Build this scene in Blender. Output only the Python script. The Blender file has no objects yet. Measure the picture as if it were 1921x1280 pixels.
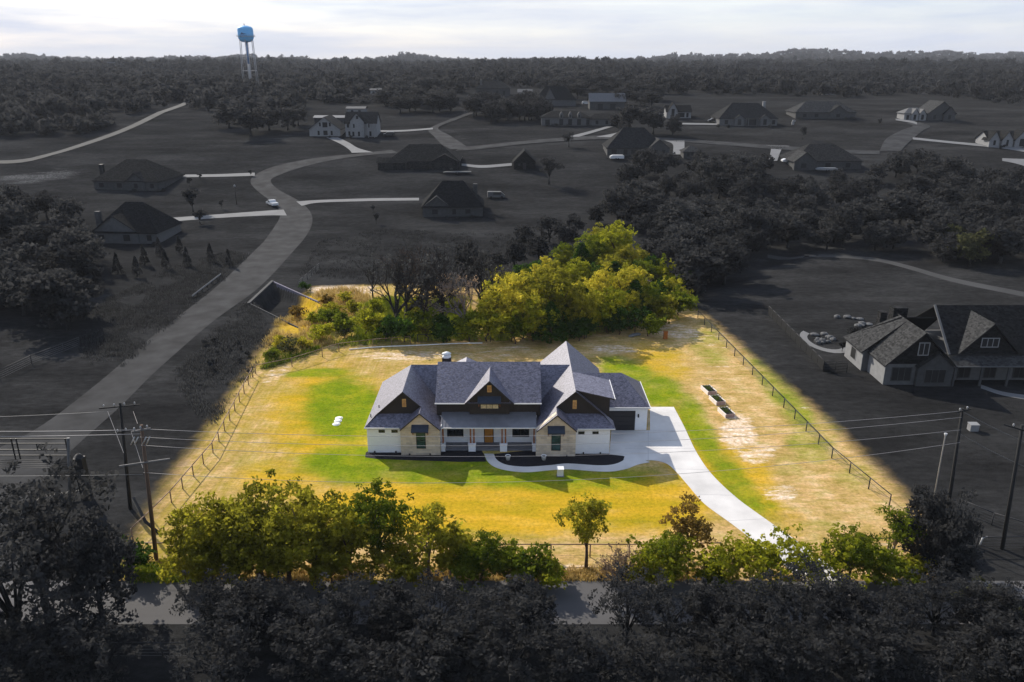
import bpy, bmesh, math, random
import numpy as np
from mathutils import Vector, Matrix
R = math.radians
SC = bpy.context.scene
C = SC.collection
random.seed(7)
# ------------------------------------------------------------------ camera
F, PITCH, CAMH = 1500.0, R(19.5), 44.0
cam = bpy.data.objects.new('camera', bpy.data.cameras.new('camera'))
C.objects.link(cam)
cam.location = (0, 0, CAMH)
cam.rotation_euler = (R(90) - PITCH, 0, 0)
cam.data.sensor_width = 36
cam.data.lens = F / 1921 * 36
cam.data.clip_start = 1
cam.data.clip_end = 40000
SC.camera = cam
# ------------------------------------------------------------------ exposure, sky, sun
SC.view_settings.view_transform = 'Standard'
SC.view_settings.look = 'None'
SC.view_settings.gamma = 1
SC.view_settings.exposure = 0.50
SC.cycles.max_bounces = 6
SC.cycles.diffuse_bounces = 3
SC.cycles.transmission_bounces = 3
SC.cycles.transparent_max_bounces = 8
SC.cycles.volume_bounces = 0
SUN_EL, SUN_AZ = 32.5, math.degrees(math.atan2(-.64, .77))
W = bpy.data.worlds.new('World')
SC.world = W
W.use_nodes = True
wn, wl = W.node_tree.nodes, W.node_tree.links
wn.clear()
sky = wn.new('ShaderNodeTexSky')
sky.sky_type = 'NISHITA'
sky.sun_disc = False
sky.sun_elevation = R(SUN_EL)
sky.sun_rotation = R(SUN_AZ)
sky.altitude = 200
sky.air_density = 1.0
sky.dust_density = 1.2
tc = wn.new('ShaderNodeTexCoord')
mp = wn.new('ShaderNodeMapping'); mp.inputs['Scale'].default_value = (1.8, 1.8, 17)
wl.new(tc.outputs['Generated'], mp.inputs['Vector'])
nz = wn.new('ShaderNodeTexNoise'); nz.inputs['Scale'].default_value = 1.7; nz.inputs['Detail'].default_value = 7; nz.inputs['Roughness'].default_value = .58
wl.new(mp.outputs[0], nz.inputs['Vector'])
cr = wn.new('ShaderNodeValToRGB')
cr.color_ramp.elements[0].position = .40; cr.color_ramp.elements[0].color = (.74, .74, .74, 1)
cr.color_ramp.elements[1].position = .62; cr.color_ramp.elements[1].color = (.95, .95, .95, 1)
wl.new(nz.outputs['Fac'], cr.inputs['Fac'])
mx = wn.new('ShaderNodeMix'); mx.data_type = 'RGBA'
sxyz = wn.new('ShaderNodeSeparateXYZ'); wl.new(tc.outputs['Generated'], sxyz.inputs[0])
up = wn.new('ShaderNodeMapRange'); up.interpolation_type = 'SMOOTHSTEP'; up.inputs[1].default_value = .10; up.inputs[2].default_value = .5; up.inputs[3].default_value = 1; up.inputs[4].default_value = .3
wl.new(sxyz.outputs[2], up.inputs[0])
cm = wn.new('ShaderNodeMath'); cm.operation = 'MULTIPLY'; wl.new(cr.outputs['Color'], cm.inputs[0]); wl.new(up.outputs[0], cm.inputs[1])
wl.new(cm.outputs[0], mx.inputs['Factor'])
wl.new(sky.outputs['Color'], mx.inputs[6])
n2 = wn.new('ShaderNodeTexNoise'); n2.inputs['Scale'].default_value = 2.3; n2.inputs['Detail'].default_value = 8; n2.inputs['Roughness'].default_value = .6; n2.inputs['Distortion'].default_value = .6
wl.new(mp.outputs[0], n2.inputs['Vector'])
cc = wn.new('ShaderNodeValToRGB'); cc.color_ramp.elements[0].position = .34; cc.color_ramp.elements[0].color = (.62, .70, .90, 1); cc.color_ramp.elements[1].position = .72; cc.color_ramp.elements[1].color = (.93, .95, 1, 1)
wl.new(n2.outputs['Fac'], cc.inputs['Fac'])
cs = wn.new('ShaderNodeVectorMath'); cs.operation = 'SCALE'; cs.inputs['Scale'].default_value = 4.6; wl.new(cc.outputs['Color'], cs.inputs[0])
wl.new(cs.outputs[0], mx.inputs[7])
bg = wn.new('ShaderNodeBackground'); bg.inputs['Strength'].default_value = .15
wl.new(mx.outputs[2], bg.inputs['Color'])
wo = wn.new('ShaderNodeOutputWorld')
wl.new(bg.outputs[0], wo.inputs['Surface'])
sun = bpy.data.objects.new('sun', bpy.data.lights.new('sun', 'SUN'))
C.objects.link(sun)
sun.data.energy = 4.4
sun.data.angle = R(.5)
sun.data.color = (1, .93, .82)
ce = math.cos(R(SUN_EL))
sun.rotation_euler = Vector((.64 * ce, -.77 * ce, -math.sin(R(SUN_EL)))).to_track_quat('-Z', 'Y').to_euler()

# ------------------------------------------------------------------ terrain and picking
cp, sp = math.cos(PITCH), math.sin(PITCH)
TY = np.array([-500, 200, 250, 300, 345, 400, 500, 655, 1000, 1500, 2200, 3000, 4200, 5600, 9000, 30000], float)
TZ = np.array([0, 0, 3, 10, 14, 19, 23, 26.5, 28.5, 28.5, 26.5, 24, 28, 34, 15, 0], float)
CA, CB, CC, CD = (-49.2, 144.9), (-49.2, 160.6), (-36.6, 146.2), (-36.6, 130.8)   # culvert mouth and wing ends
def smooth(a, b, t):
    t = np.clip((t - a) / (b - a), 0, 1)
    return t * t * (3 - 2 * t)
def sdpoly(x, y, poly):
    """signed distance to a polygon, positive inside"""
    x = np.asarray(x, float); y = np.asarray(y, float)
    d = np.full(x.shape, 1e9); ins = np.zeros(x.shape, bool)
    n = len(poly)
    for i in range(n):
        ax, ay = poly[i]; bx, by = poly[(i + 1) % n]
        ex, ey = bx - ax, by - ay
        t = np.clip(((x - ax) * ex + (y - ay) * ey) / (ex * ex + ey * ey), 0, 1)
        d = np.minimum(d, np.hypot(x - ax - t * ex, y - ay - t * ey))
        with np.errstate(divide='ignore', invalid='ignore'):
            c = ((ay > y) != (by > y)) & (x < (bx - ax) * (y - ay) / (by - ay + 1e-12) + ax)
        ins ^= c
    return np.where(ins, d, -d)
def terrain(x, y):
    x = np.asarray(x, float); y = np.asarray(y, float)
    z = np.interp(y, TY, TZ)
    hill = smooth(1900, 3300, y) * (1 - smooth(5200, 8000, y))
    a = x / np.maximum(y, 1)
    z = z + hill * (18 * np.exp(-((a + .33) / .06) ** 2) + 14 * np.exp(-((a + .6) / .12) ** 2) + 15 * np.exp(-((a + .12) / .06) ** 2)
                    + 27 * smooth(.04, .36, a) + 9 * np.exp(-((a - .37) / .05) ** 2) + 5 * np.sin(a * 41) + 3 * np.sin(a * 97 + 1))
    mid = smooth(380, 620, y) * (1 - smooth(1500, 2600, y))
    z = z + mid * (2.2 * np.sin(x / 83 + 1) + 1.5 * np.sin(y / 61 + x / 150))
    # creek bed below the culvert
    d = sdpoly(x, y, [CA, CB, CC, CD])
    fade = 1 - .62 * smooth(-49, -36, x)
    z = z - 2.5 * smooth(0.2, 1.3, d) * fade
    cx = np.interp(x, [-40, -20, 0, 20, 34, 50, 80], [139, 139, 146, 150, 156, 170, 200])
    ch = np.exp(-((y - cx) / 5.0) ** 2) * smooth(-42, -37, x) * (1 - smooth(60, 85, x))
    return z - 1.0 * ch
def ray(px, py):
    x = (px - 960.5) / F; v = (py - 640) / F
    return x, cp - v * sp, -sp - v * cp
def at(px, py, z=None):
    rx, ry, rz = ray(px, py)
    if z is not None:
        t = (z - CAMH) / rz
        return rx * t, ry * t, z
    t, st = 40.0, 1.0
    for _ in range(9000):
        t += st
        if CAMH + rz * t < float(terrain(rx * t, ry * t)): break
        st = max(.5, t * .004)
    lo, hi = t - st, t
    for _ in range(22):
        m = (lo + hi) / 2
        if CAMH + rz * m < float(terrain(rx * m, ry * m)): hi = m
        else: lo = m
    t = hi
    return rx * t, ry * t, float(terrain(rx * t, ry * t))
def aty(px, py, y):
    rx, ry, rz = ray(px, py); t = y / ry
    return rx * t, y, CAMH + rz * t
def proj(x, y, z):
    d = y * cp - (z - CAMH) * sp; u = y * sp + (z - CAMH) * cp
    d = np.maximum(d, 1e-3)
    return 960.5 + F * x / d, 640 - F * u / d
def pxm(px, py):
    """metres per photograph pixel at the ground point under that pixel"""
    x, y, z = at(px, py)
    return (y * cp - (z - CAMH) * sp) / F

# ------------------------------------------------------------------ materials
MATS = {}
def nodes(m):
    m.use_nodes = True
    return m.node_tree.nodes, m.node_tree.links
def M(name, col, rough=.85, var=.22, scale=2.0, bump=0, metallic=0, spec=.3, stretch=(1, 1, 1), detail=5):
    if name in MATS: return MATS[name]
    m = bpy.data.materials.new(name); n, l = nodes(m)
    b = n['Principled BSDF']
    b.inputs['Roughness'].default_value = rough; b.inputs['Metallic'].default_value = metallic
    b.inputs['Specular IOR Level'].default_value = spec
    tc = n.new('ShaderNodeTexCoord'); mp = n.new('ShaderNodeMapping'); mp.inputs['Scale'].default_value = stretch
    l.new(tc.outputs['Object'], mp.inputs['Vector'])
    t = n.new('ShaderNodeTexNoise'); t.inputs['Scale'].default_value = scale; t.inputs['Detail'].default_value = detail
    l.new(mp.outputs[0], t.inputs['Vector'])
    r = n.new('ShaderNodeValToRGB'); e = r.color_ramp.elements
    e[0].position = .3; e[1].position = .7
    e[0].color = tuple(c * (1 - var) for c in col) + (1,); e[1].color = tuple(min(1, c * (1 + var)) for c in col) + (1,)
    l.new(t.outputs['Fac'], r.inputs['Fac']); l.new(r.outputs['Color'], b.inputs['Base Color'])
    if bump:
        bp = n.new('ShaderNodeBump'); bp.inputs['Strength'].default_value = bump; bp.inputs['Distance'].default_value = .05
        l.new(t.outputs['Fac'], bp.inputs['Height']); l.new(bp.outputs[0], b.inputs['Normal'])
    MATS[name] = m
    return m
def shingle(name, dark, lite, cell=(3.2, 3.2, 7), rough=.5, spec=.7):
    m = bpy.data.materials.new(name); n, l = nodes(m); b = n['Principled BSDF']
    b.inputs['Roughness'].default_value = rough; b.inputs['Specular IOR Level'].default_value = spec
    tc = n.new('ShaderNodeTexCoord'); mp = n.new('ShaderNodeMapping'); mp.inputs['Scale'].default_value = cell
    l.new(tc.outputs['Object'], mp.inputs['Vector'])
    v = n.new('ShaderNodeTexVoronoi'); v.inputs['Scale'].default_value = 1
    l.new(mp.outputs[0], v.inputs['Vector'])
    t = n.new('ShaderNodeTexNoise'); t.inputs['Scale'].default_value = 1.6; t.inputs['Detail'].default_value = 5
    l.new(tc.outputs['Object'], t.inputs['Vector'])
    sep = n.new('ShaderNodeSeparateColor'); l.new(v.outputs['Color'], sep.inputs[0])
    ma = n.new('ShaderNodeMath'); ma.operation = 'MULTIPLY_ADD'; ma.inputs[1].default_value = .75
    l.new(sep.outputs[0], ma.inputs[0])
    mb = n.new('ShaderNodeMath'); mb.operation = 'MULTIPLY'; mb.inputs[1].default_value = .3
    l.new(t.outputs['Fac'], mb.inputs[0]); l.new(mb.outputs[0], ma.inputs[2])
    r = n.new('ShaderNodeValToRGB'); e = r.color_ramp.elements
    e[0].color = dark + (1,); e[1].color = lite + (1,); e[0].position = .05; e[1].position = .95
    l.new(ma.outputs[0], r.inputs['Fac']); l.new(r.outputs['Color'], b.inputs['Base Color'])
    bp = n.new('ShaderNodeBump'); bp.inputs['Strength'].default_value = .35; bp.inputs['Distance'].default_value = .04
    l.new(sep.outputs[0], bp.inputs['Height']); l.new(bp.outputs[0], b.inputs['Normal'])
    MATS[name] = m
    return m
def brick(name, c1, c2, mortar, w=.6, h=.2, msize=.012, var=.3):
    m = bpy.data.materials.new(name); n, l = nodes(m); b = n['Principled BSDF']
    b.inputs['Roughness'].default_value = .9
    tc = n.new('ShaderNodeTexCoord'); sx = n.new('ShaderNodeSeparateXYZ'); l.new(tc.outputs['Object'], sx.inputs[0])
    ad = n.new('ShaderNodeMath'); l.new(sx.outputs[0], ad.inputs[0]); l.new(sx.outputs[1], ad.inputs[1])
    cb = n.new('ShaderNodeCombineXYZ'); l.new(ad.outputs[0], cb.inputs[0]); l.new(sx.outputs[2], cb.inputs[1])
    t = n.new('ShaderNodeTexBrick'); t.inputs['Scale'].default_value = 1
    t.inputs['Brick Width'].default_value = w; t.inputs['Row Height'].default_value = h; t.inputs['Mortar Size'].default_value = msize
    t.inputs['Color1'].default_value = c1 + (1,); t.inputs['Color2'].default_value = c2 + (1,); t.inputs['Mortar'].default_value = mortar + (1,)
    l.new(cb.outputs[0], t.inputs['Vector'])
    nn = n.new('ShaderNodeTexNoise'); nn.inputs['Scale'].default_value = 1.3; nn.inputs['Detail'].default_value = 6; l.new(tc.outputs['Object'], nn.inputs['Vector'])
    rr = n.new('ShaderNodeMapRange'); rr.inputs[3].default_value = 1 - var; rr.inputs[4].default_value = 1 + var * .6; l.new(nn.outputs['Fac'], rr.inputs[0])
    mm = n.new('ShaderNodeMix'); mm.data_type = 'RGBA'; mm.blend_type = 'MULTIPLY'; mm.inputs['Factor'].default_value = 1
    l.new(t.outputs['Color'], mm.inputs[6]); l.new(rr.outputs[0], mm.inputs[7]); l.new(mm.outputs[2], b.inputs['Base Color'])
    MATS[name] = m
    return m
def leafmat(name, a, b_, trans=.35):
    """foliage: colour runs from a to b_ with a per-clump tone and a per-tree random"""
    m = bpy.data.materials.new(name); n, l = nodes(m); n.clear()
    at_ = n.new('ShaderNodeAttribute'); at_.attribute_name = 'tone'
    oi = n.new('ShaderNodeObjectInfo')
    ma = n.new('ShaderNodeMath'); ma.operation = 'MULTIPLY_ADD'; ma.inputs[1].default_value = .35; ma.use_clamp = True
    l.new(oi.outputs['Random'], ma.inputs[0]); 
    mb = n.new('ShaderNodeMath'); mb.operation = 'MULTIPLY_ADD'; mb.inputs[1].default_value = .9; mb.inputs[2].default_value = -.15
    l.new(at_.outputs['Fac'], mb.inputs[0]); l.new(mb.outputs[0], ma.inputs[2])
    mxx = n.new('ShaderNodeMix'); mxx.data_type = 'RGBA'
    mxx.inputs[6].default_value = a + (1,); mxx.inputs[7].default_value = b_ + (1,)
    l.new(ma.outputs[0], mxx.inputs['Factor'])
    d = n.new('ShaderNodeBsdfDiffuse'); t = n.new('ShaderNodeBsdfTranslucent'); s = n.new('ShaderNodeMixShader'); s.inputs[0].default_value = trans
    l.new(mxx.outputs[2], d.inputs[0]); l.new(mxx.outputs[2], t.inputs[0])
    l.new(d.outputs[0], s.inputs[1]); l.new(t.outputs[0], s.inputs[2])
    o = n.new('ShaderNodeOutputMaterial'); l.new(s.outputs[0], o.inputs[0])
    MATS[name] = m
    return m
shingle('roof_shingle', (.042, .039, .060), (.180, .170, .222), (5.2, 5.2, 9.5))
brick('cream_stone', (.72, .60, .45), (.50, .42, .33), (.66, .60, .52), .75, .28, .012, .3)
brick('white_brick', (.91, .91, .92), (.87, .87, .89), (.84, .84, .85), .4, .12, .01, .08)
M('dark_siding', (.030, .024, .022), .75, .25, 3, stretch=(6, 6, .4))
M('dark_trim', (.03, .028, .03), .6, .1)
M('navy_metal', (.035, .045, .065), .45, .15, 3, metallic=.3)
M('porch_metal', (.20, .20, .215), .42, .12, 1.2, metallic=.35, spec=.5)
M('fascia_white', (.75, .74, .73), .6, .05)
M('tan_wood', (.62, .36, .12), .7, .2, 4)
M('door_wood', (.46, .20, .04), .5, .3, 5, stretch=(8, 8, .6))
M('post_wood', (.28, .10, .035), .6, .3, 5, stretch=(8, 8, .5))
M('black_glass', (.012, .016, .022), .12, .1, 1, spec=.6)
M('green_glass', (.03, .07, .065), .12, .35, 1.1, spec=.6)
M('glint_pane', (.55, .45, .28), .4, .3, 5)  # warm glints on the dormer panes, put into their colour
M('porch_floor', (.17, .17, .185), .6, .12, 2)
M('garage_black', (.02, .02, .025), .5, .12, 3)
M('concrete', (.60, .575, .55), .9, .15, .32, detail=10)
M('old_concrete', (.16, .145, .18), .9, .2, 1.5)
M('mulch', (.012, .011, .014), .95, .5, 9, bump=.5)
M('box_white', (.78, .78, .76), .6, .06)
M('box_grey', (.28, .28, .28), .6, .1)
M('rust', (.30, .10, .02), .85, .35, 6)
M('planter_wood', (.72, .66, .60), .85, .15, 5)
M('planter_end', (.33, .23, .2), .85, .2, 5)
M('soil_green', (.06, .12, .02), .95, .6, 7, bump=.5)
M('pole_wood', (.10, .065, .045), .9, .3, 5, stretch=(9, 9, .6))
M('pole_dark', (.018, .018, .018), .9, .3, 5, stretch=(9, 9, .6))
M('fence_brown', (.20, .13, .09), .65, .2, 4, metallic=.2)
M('fence_dark', (.028, .028, .03), .7, .2, 4)
M('crossarm_grey', (.13, .125, .12), .8, .2, 3)
M('galv', (.42, .42, .42), .5, .1, 4, metallic=.4)
M('wire', (.30, .28, .27), .5, .05, 2)
M('wire_grey', (.13, .13, .13), .5, .05, 2)
M('insulator', (.34, .34, .34), .35, .1, 4)
M('gravel', (.038, .038, .0388), .95, .34, .28, bump=.2, detail=9, spec=.06)
M('asphalt', (.090, .087, .088), .95, .14, .5, stretch=(.12, 1, 1), detail=8)
M('drive_grey', (.15, .15, .15), .9, .1, .3)
M('track_grey', (.036, .036, .036), .95, .3, .12)
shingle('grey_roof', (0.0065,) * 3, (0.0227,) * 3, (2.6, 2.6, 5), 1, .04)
shingle('grey_roof_lit', (0.0165,) * 3, (0.0578,) * 3, (2.6, 2.6, 5), 1, .04)  # paler copy of grey_roof, sunlight on slopes put into the colour
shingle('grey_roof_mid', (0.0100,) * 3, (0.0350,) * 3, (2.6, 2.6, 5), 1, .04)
M('grey_wall', (.05, .05, .05), .9, .18, 1.5)
M('grey_wall_pale', (.095, .095, .095), .9, .12, 1.5)
M('grey_wall_white', (.20, .20, .20), .9, .1, 1.5)
M('grey_trim', (.22, .22, .22), .8, .08)
M('grey_dark', (.012, .012, .012), .6, .2)
M('grey_metal_roof', (.11, .11, .112), .5, .12, 2, metallic=.2)
M('car_white', (.55, .55, .55), .3, .05, 1, spec=.5)
M('car_dark', (.015, .015, .016), .3, .1, 1, spec=.5)
M('tyre', (.01, .01, .01), .9, .1)
M('tower_blue', (.15, .46, .78), .55, .06, .3)
M('tower_emblem', (.02, .07, .18), .5, .1)
M('tower_leg', (.32, .31, .31), .6, .15, .4)
M('tower_leg_blue', (.10, .19, .36), .6, .1, .4)
M('patio', (.16, .16, .16), .9, .15, 2)
M('rock', (.10, .10, .10), .95, .45, 2.5)
M('bark_grey', (.020, .020, .020), .95, .3, 4)
M('bark_brown', (.075, .048, .035), .95, .35, 4, stretch=(4, 4, .8))
M('bark_dark', (.022, .018, .016), .95, .35, 4)
M('bark_pale', (.22, .18, .16), .95, .3, 4, stretch=(4, 4, .8))
leafmat('leaf_grey', (.026, .026, .026), (.060, .060, .0595), .45)
leafmat('leaf_black', (.034, .034, .034), (.060, .060, .0595), .5)
leafmat('leaf_greymid', (.035, .035, .035), (.085, .085, .083), .45)
leafmat('leaf_greygreen', (.034, .036, .02), (.095, .098, .044), .45)
leafmat('leaf_olive', (.105, .105, .013), (.43, .39, .032), .56)
leafmat('leaf_green', (.042, .070, .008), (.24, .27, .020), .45)
leafmat('leaf_bright', (.14, .165, .010), (.47, .44, .030), .45)
leafmat('leaf_gold', (.13, .155, .012), (.74, .60, .06), .45)
leafmat('leaf_cedar', (.018, .045, .008), (.065, .12, .016), .4)
leafmat('leaf_brown', (.12, .08, .022), (.33, .21, .045), .45)
leafmat('leaf_tan', (.20, .13, .075), (.40, .28, .19))
leafmat('leaf_mauve', (.14, .10, .10), (.33, .24, .24))
leafmat('grass_grey', (.022, .022, .022), (.075, .075, .074), .4)
leafmat('grass_gold', (.30, .20, .06), (.62, .46, .17), .3)
leafmat('grass_green', (.10, .16, .012), (.34, .36, .03), .3)

# ------------------------------------------------------------------ mesh helpers
ORG = {}
class MB:
    def __init__(s): s.v, s.f, s.m, s.s = [], [], [], []
    def face(s, pts, mi=0, sm=False):
        b = len(s.v); s.v += [tuple(p) for p in pts]; s.f.append(tuple(range(b, b + len(pts)))); s.m.append(mi); s.s.append(sm)
    def box(s, x0, x1, y0, y1, z0, z1, mi=0):
        b = len(s.v)
        s.v += [(x0, y0, z0), (x1, y0, z0), (x1, y1, z0), (x0, y1, z0), (x0, y0, z1), (x1, y0, z1), (x1, y1, z1), (x0, y1, z1)]
        for q in ((3, 2, 1, 0), (4, 5, 6, 7), (0, 1, 5, 4), (1, 2, 6, 5), (2, 3, 7, 6), (3, 0, 4, 7)):
            s.f.append(tuple(b + i for i in q)); s.m.append(mi); s.s.append(False)
        return s
    def bar(s, p, q, w, h, mi=0):
        """box beam between two points, w wide and h high"""
        p, q = Vector(p), Vector(q); d = (q - p).normalized()
        up = Vector((0, 0, 1)) if abs(d.z) < .95 else Vector((1, 0, 0))
        a = d.cross(up).normalized() * w / 2; c = a.cross(d).normalized() * h / 2
        b = len(s.v)
        for o in (p, q): s.v += [tuple(o + a * i + c * j) for i, j in ((-1, -1), (1, -1), (1, 1), (-1, 1))]
        for f in ((0, 1, 2, 3), (7, 6, 5, 4), (0, 4, 5, 1), (1, 5, 6, 2), (2, 6, 7, 3), (3, 7, 4, 0)):
            s.f.append(tuple(b + i for i in f)); s.m.append(mi); s.s.append(False)
        return s
    def tube(s, pts, rs, n=6, mi=0, cap=True):
        pts = [Vector(p) for p in pts]
        if not hasattr(rs, '__len__'): rs = [rs] * len(pts)
        b = len(s.v); ref = None
        for i, p in enumerate(pts):
            d = (pts[min(i + 1, len(pts) - 1)] - pts[max(i - 1, 0)]).normalized()
            if ref is None: ref = Vector((1, 0, 0)) if abs(d.x) < .8 else Vector((0, 1, 0))
            a = (ref - d * ref.dot(d)).normalized(); ref = a; c = d.cross(a)
            for k in range(n):
                t = 2 * math.pi * k / n
                s.v.append(tuple(p + (a * math.cos(t) + c * math.sin(t)) * rs[i]))
        for i in range(len(pts) - 1):
            for k in range(n):
                k2 = (k + 1) % n
                s.f.append((b + i * n + k, b + i * n + k2, b + (i + 1) * n + k2, b + (i + 1) * n + k)); s.m.append(mi); s.s.append(n > 4)
        if cap:
            s.f.append(tuple(b + k for k in reversed(range(n)))); s.m.append(mi); s.s.append(False)
            e = b + (len(pts) - 1) * n
            s.f.append(tuple(e + k for k in range(n))); s.m.append(mi); s.s.append(False)
        return s
    def lathe(s, prof, c=(0, 0, 0), n=20, mi=0):
        b = len(s.v)
        for r, z in prof:
            for k in range(n):
                t = 2 * math.pi * k / n
                s.v.append((c[0] + r * math.cos(t), c[1] + r * math.sin(t), c[2] + z))
        for i in range(len(prof) - 1):
            for k in range(n):
                k2 = (k + 1) % n
                s.f.append((b + i * n + k, b + i * n + k2, b + (i + 1) * n + k2, b + (i + 1) * n + k)); s.m.append(mi); s.s.append(True)
        return s
    def slab(s, poly, th=.16, mi=0, side=0):
        """roof plane: polygon with a thickness straight down"""
        n = len(poly); P = [Vector(p) for p in poly]
        nor = Vector((0, 0, 0))
        for i in range(n): nor += P[i].cross(P[(i + 1) % n])
        if nor.z < 0: P.reverse()
        s.face(P, mi)
        D = [p - Vector((0, 0, th)) for p in P]
        s.face(list(reversed(D)), side)
        for i in range(n):
            j = (i + 1) % n
            s.face([P[j], P[i], D[i], D[j]], side)
        return s
    def prism(s, poly, z0, z1, mi=0):
        """vertical prism of an x-y polygon"""
        n = len(poly); a = sum(poly[i][0] * poly[(i + 1) % n][1] - poly[(i + 1) % n][0] * poly[i][1] for i in range(n))
        if a < 0: poly = list(reversed(poly))
        s.face([(x, y, z1) for x, y in poly], mi); s.face([(x, y, z0) for x, y in reversed(poly)], mi)
        for i in range(n):
            (x0, y0), (x1, y1) = poly[i], poly[(i + 1) % n]
            s.face([(x0, y0, z0), (x1, y1, z0), (x1, y1, z1), (x0, y0, z1)], mi)
        return s
    def wallxz(s, poly, y0, y1, mi=0):
        """x-z polygon extruded along y"""
        n = len(poly)
        s.face([(x, y0, z) for x, z in poly], mi); s.face([(x, y1, z) for x, z in reversed(poly)], mi)
        for i in range(n):
            (x0, z0), (x1, z1) = poly[i], poly[(i + 1) % n]
            s.face([(x1, y0, z1), (x0, y0, z0), (x0, y1, z0), (x1, y1, z1)], mi)
        return s
    def build(s, name, mats, parent=None, fix=False):
        if not isinstance(mats, (list, tuple)): mats = [mats]
        o = ORG.get(parent.name, Vector((0, 0, 0))) if parent else Vector((0, 0, 0))
        me = bpy.data.meshes.new(name)
        me.from_pydata([(x - o[0], y - o[1], z - o[2]) for x, y, z in s.v], [], s.f)
        for m in mats: me.materials.append(MATS[m] if isinstance(m, str) else m)
        me.polygons.foreach_set('material_index', s.m); me.polygons.foreach_set('use_smooth', s.s)
        if fix:
            bm = bmesh.new(); bm.from_mesh(me); bmesh.ops.recalc_face_normals(bm, faces=bm.faces); bm.to_mesh(me); bm.free()
        ob = bpy.data.objects.new(name, me); C.objects.link(ob)
        if parent: ob.parent = parent; ORG[ob.name] = o
        return ob
def tag(o, label, cat, group=None):
    o['label'] = label; o['category'] = cat
    if group: o['group'] = group
    return o
def thing(name, label, cat, loc=(0, 0, 0), rz=0, group=None, local=False, scale=1):
    """an Empty at the thing's base; unless local, its parts are given in world coordinates"""
    o = bpy.data.objects.new(name, None); C.objects.link(o)
    o.location = loc; o.rotation_euler = (0, 0, rz); o.scale = (scale,) * 3; o.empty_display_size = .3
    ORG[o.name] = Vector((0, 0, 0)) if local else Vector(loc)
    return tag(o, label, cat, group)
def struct(o, kind='structure'):
    o['kind'] = kind
    return o
def copy_tree(o, parent=None):
    c = o.copy(); C.objects.link(c)
    if parent: c.parent = parent
    for ch in list(o.children): copy_tree(ch, c)
    return c
def catmull(P, n):
    P = [np.array(p, float) for p in P]; P = [2 * P[0] - P[1]] + P + [2 * P[-1] - P[-2]]
    out = []
    for i in range(1, len(P) - 2):
        for k in range(n):
            t = k / n
            out.append(.5 * (2 * P[i] + (P[i + 1] - P[i - 1]) * t + (2 * P[i - 1] - 5 * P[i] + 4 * P[i + 1] - P[i + 2]) * t * t + (3 * P[i] - P[i - 1] - 3 * P[i + 1] + P[i + 2]) * t ** 3))
    out.append(P[-2])
    return out

# ------------------------------------------------------------------ the ground: one sheet with zones of lawn, dry grass and bare soil
def axis(lo, hi, step, far_lo, far_hi, g=1.13):
    a = list(np.arange(lo, hi + .01, step))
    s, x = step, hi
    while x < far_hi: s *= g; x += s; a.append(x)
    s, x = step, lo; pre = []
    while x > far_lo: s *= g; x -= s; pre.append(x)
    return np.array(sorted(pre) + a)
gx = axis(-66, 66, .7, -9000, 9000, 1.12)
gy = axis(44, 172, .7, -300, 13000, 1.05)
GX, GY = np.meshgrid(gx, gy)
GZ = terrain(GX, GY)
PXg, PYg = proj(GX, GY, GZ)
PROP = [at(*p)[:2] for p in ((236, 1091), (262, 1030), (330, 905), (405, 805), (468, 705), (512, 640), (560, 585), (596, 540), (760, 536), (900, 545), (960, 572), (1060, 566), (1200, 560), (1262, 566), (1312, 590), (1400, 668), (1530, 780), (1660, 905), (1705, 960), (1720, 1091))]
zone = smooth(-4.2, 2.6, sdpoly(GX, GY, PROP)) * smooth(59.6, 60.4, GY)
def blobs(lst):
    a = np.zeros(GX.shape)
    for cx, cy, rx, ry, rot, v in lst:
        c, s = math.cos(R(rot)), math.sin(R(rot))
        u = ((PXg - cx) * c + (PYg - cy) * s) / rx; w = (-(PXg - cx) * s + (PYg - cy) * c) / ry
        a = np.maximum(a, v * (1 - smooth(.45, 1.25, np.hypot(u, w))))
    return a
vis = (GY > 20)
green = blobs([(645, 770, 95, 80, 0, 1), (480, 860, 60, 60, 0, .25), (560, 780, 50, 40, 0, .4), (600, 700, 80, 11, -3, .9), (660, 870, 120, 48, 0, 1), (860, 880, 220, 42, 0, .85), (1050, 895, 260, 34, 0, .8), (1180, 700, 75, 32, 20, .9),
               (1240, 735, 60, 40, 20, .95), (1310, 805, 34, 95, -28, .9), (1385, 915, 36, 100, -38, .8), (1470, 740, 34, 130, -38, .72), (1600, 890, 50, 40, 0, .4), (1480, 870, 40, 30, 0, .5), (1530, 985, 50, 16, 0, .45), (1520, 830, 60, 60, 0, .6), (1330, 650, 40, 60, -40, .55),
               (1440, 960, 30, 60, -50, .55), (570, 645, 70, 22, -10, .85), (255, 1070, 60, 22, 0, .9), (1100, 520, 120, 90, 0, .8), (780, 610, 170, 40, 0, .8), (560, 850, 40, 30, 0, .4), (1560, 800, 40, 40, 0, .5)])
gold = blobs([(620, 790, 150, 130, 0, .8), (900, 950, 420, 75, 0, 1), (1150, 945, 250, 70, 0, 1), (1300, 860, 60, 140, -30, .9), (540, 900, 120, 60, 0, .7), (1240, 680, 80, 40, 20, .7),
              (640, 720, 120, 30, 0, .6), (580, 590, 90, 60, 0, .8), (1400, 900, 60, 120, -38, .8), (1480, 980, 60, 40, 0, .4), (480, 800, 60, 90, 0, .3), (1500, 690, 40, 140, -38, .4)])
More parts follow.
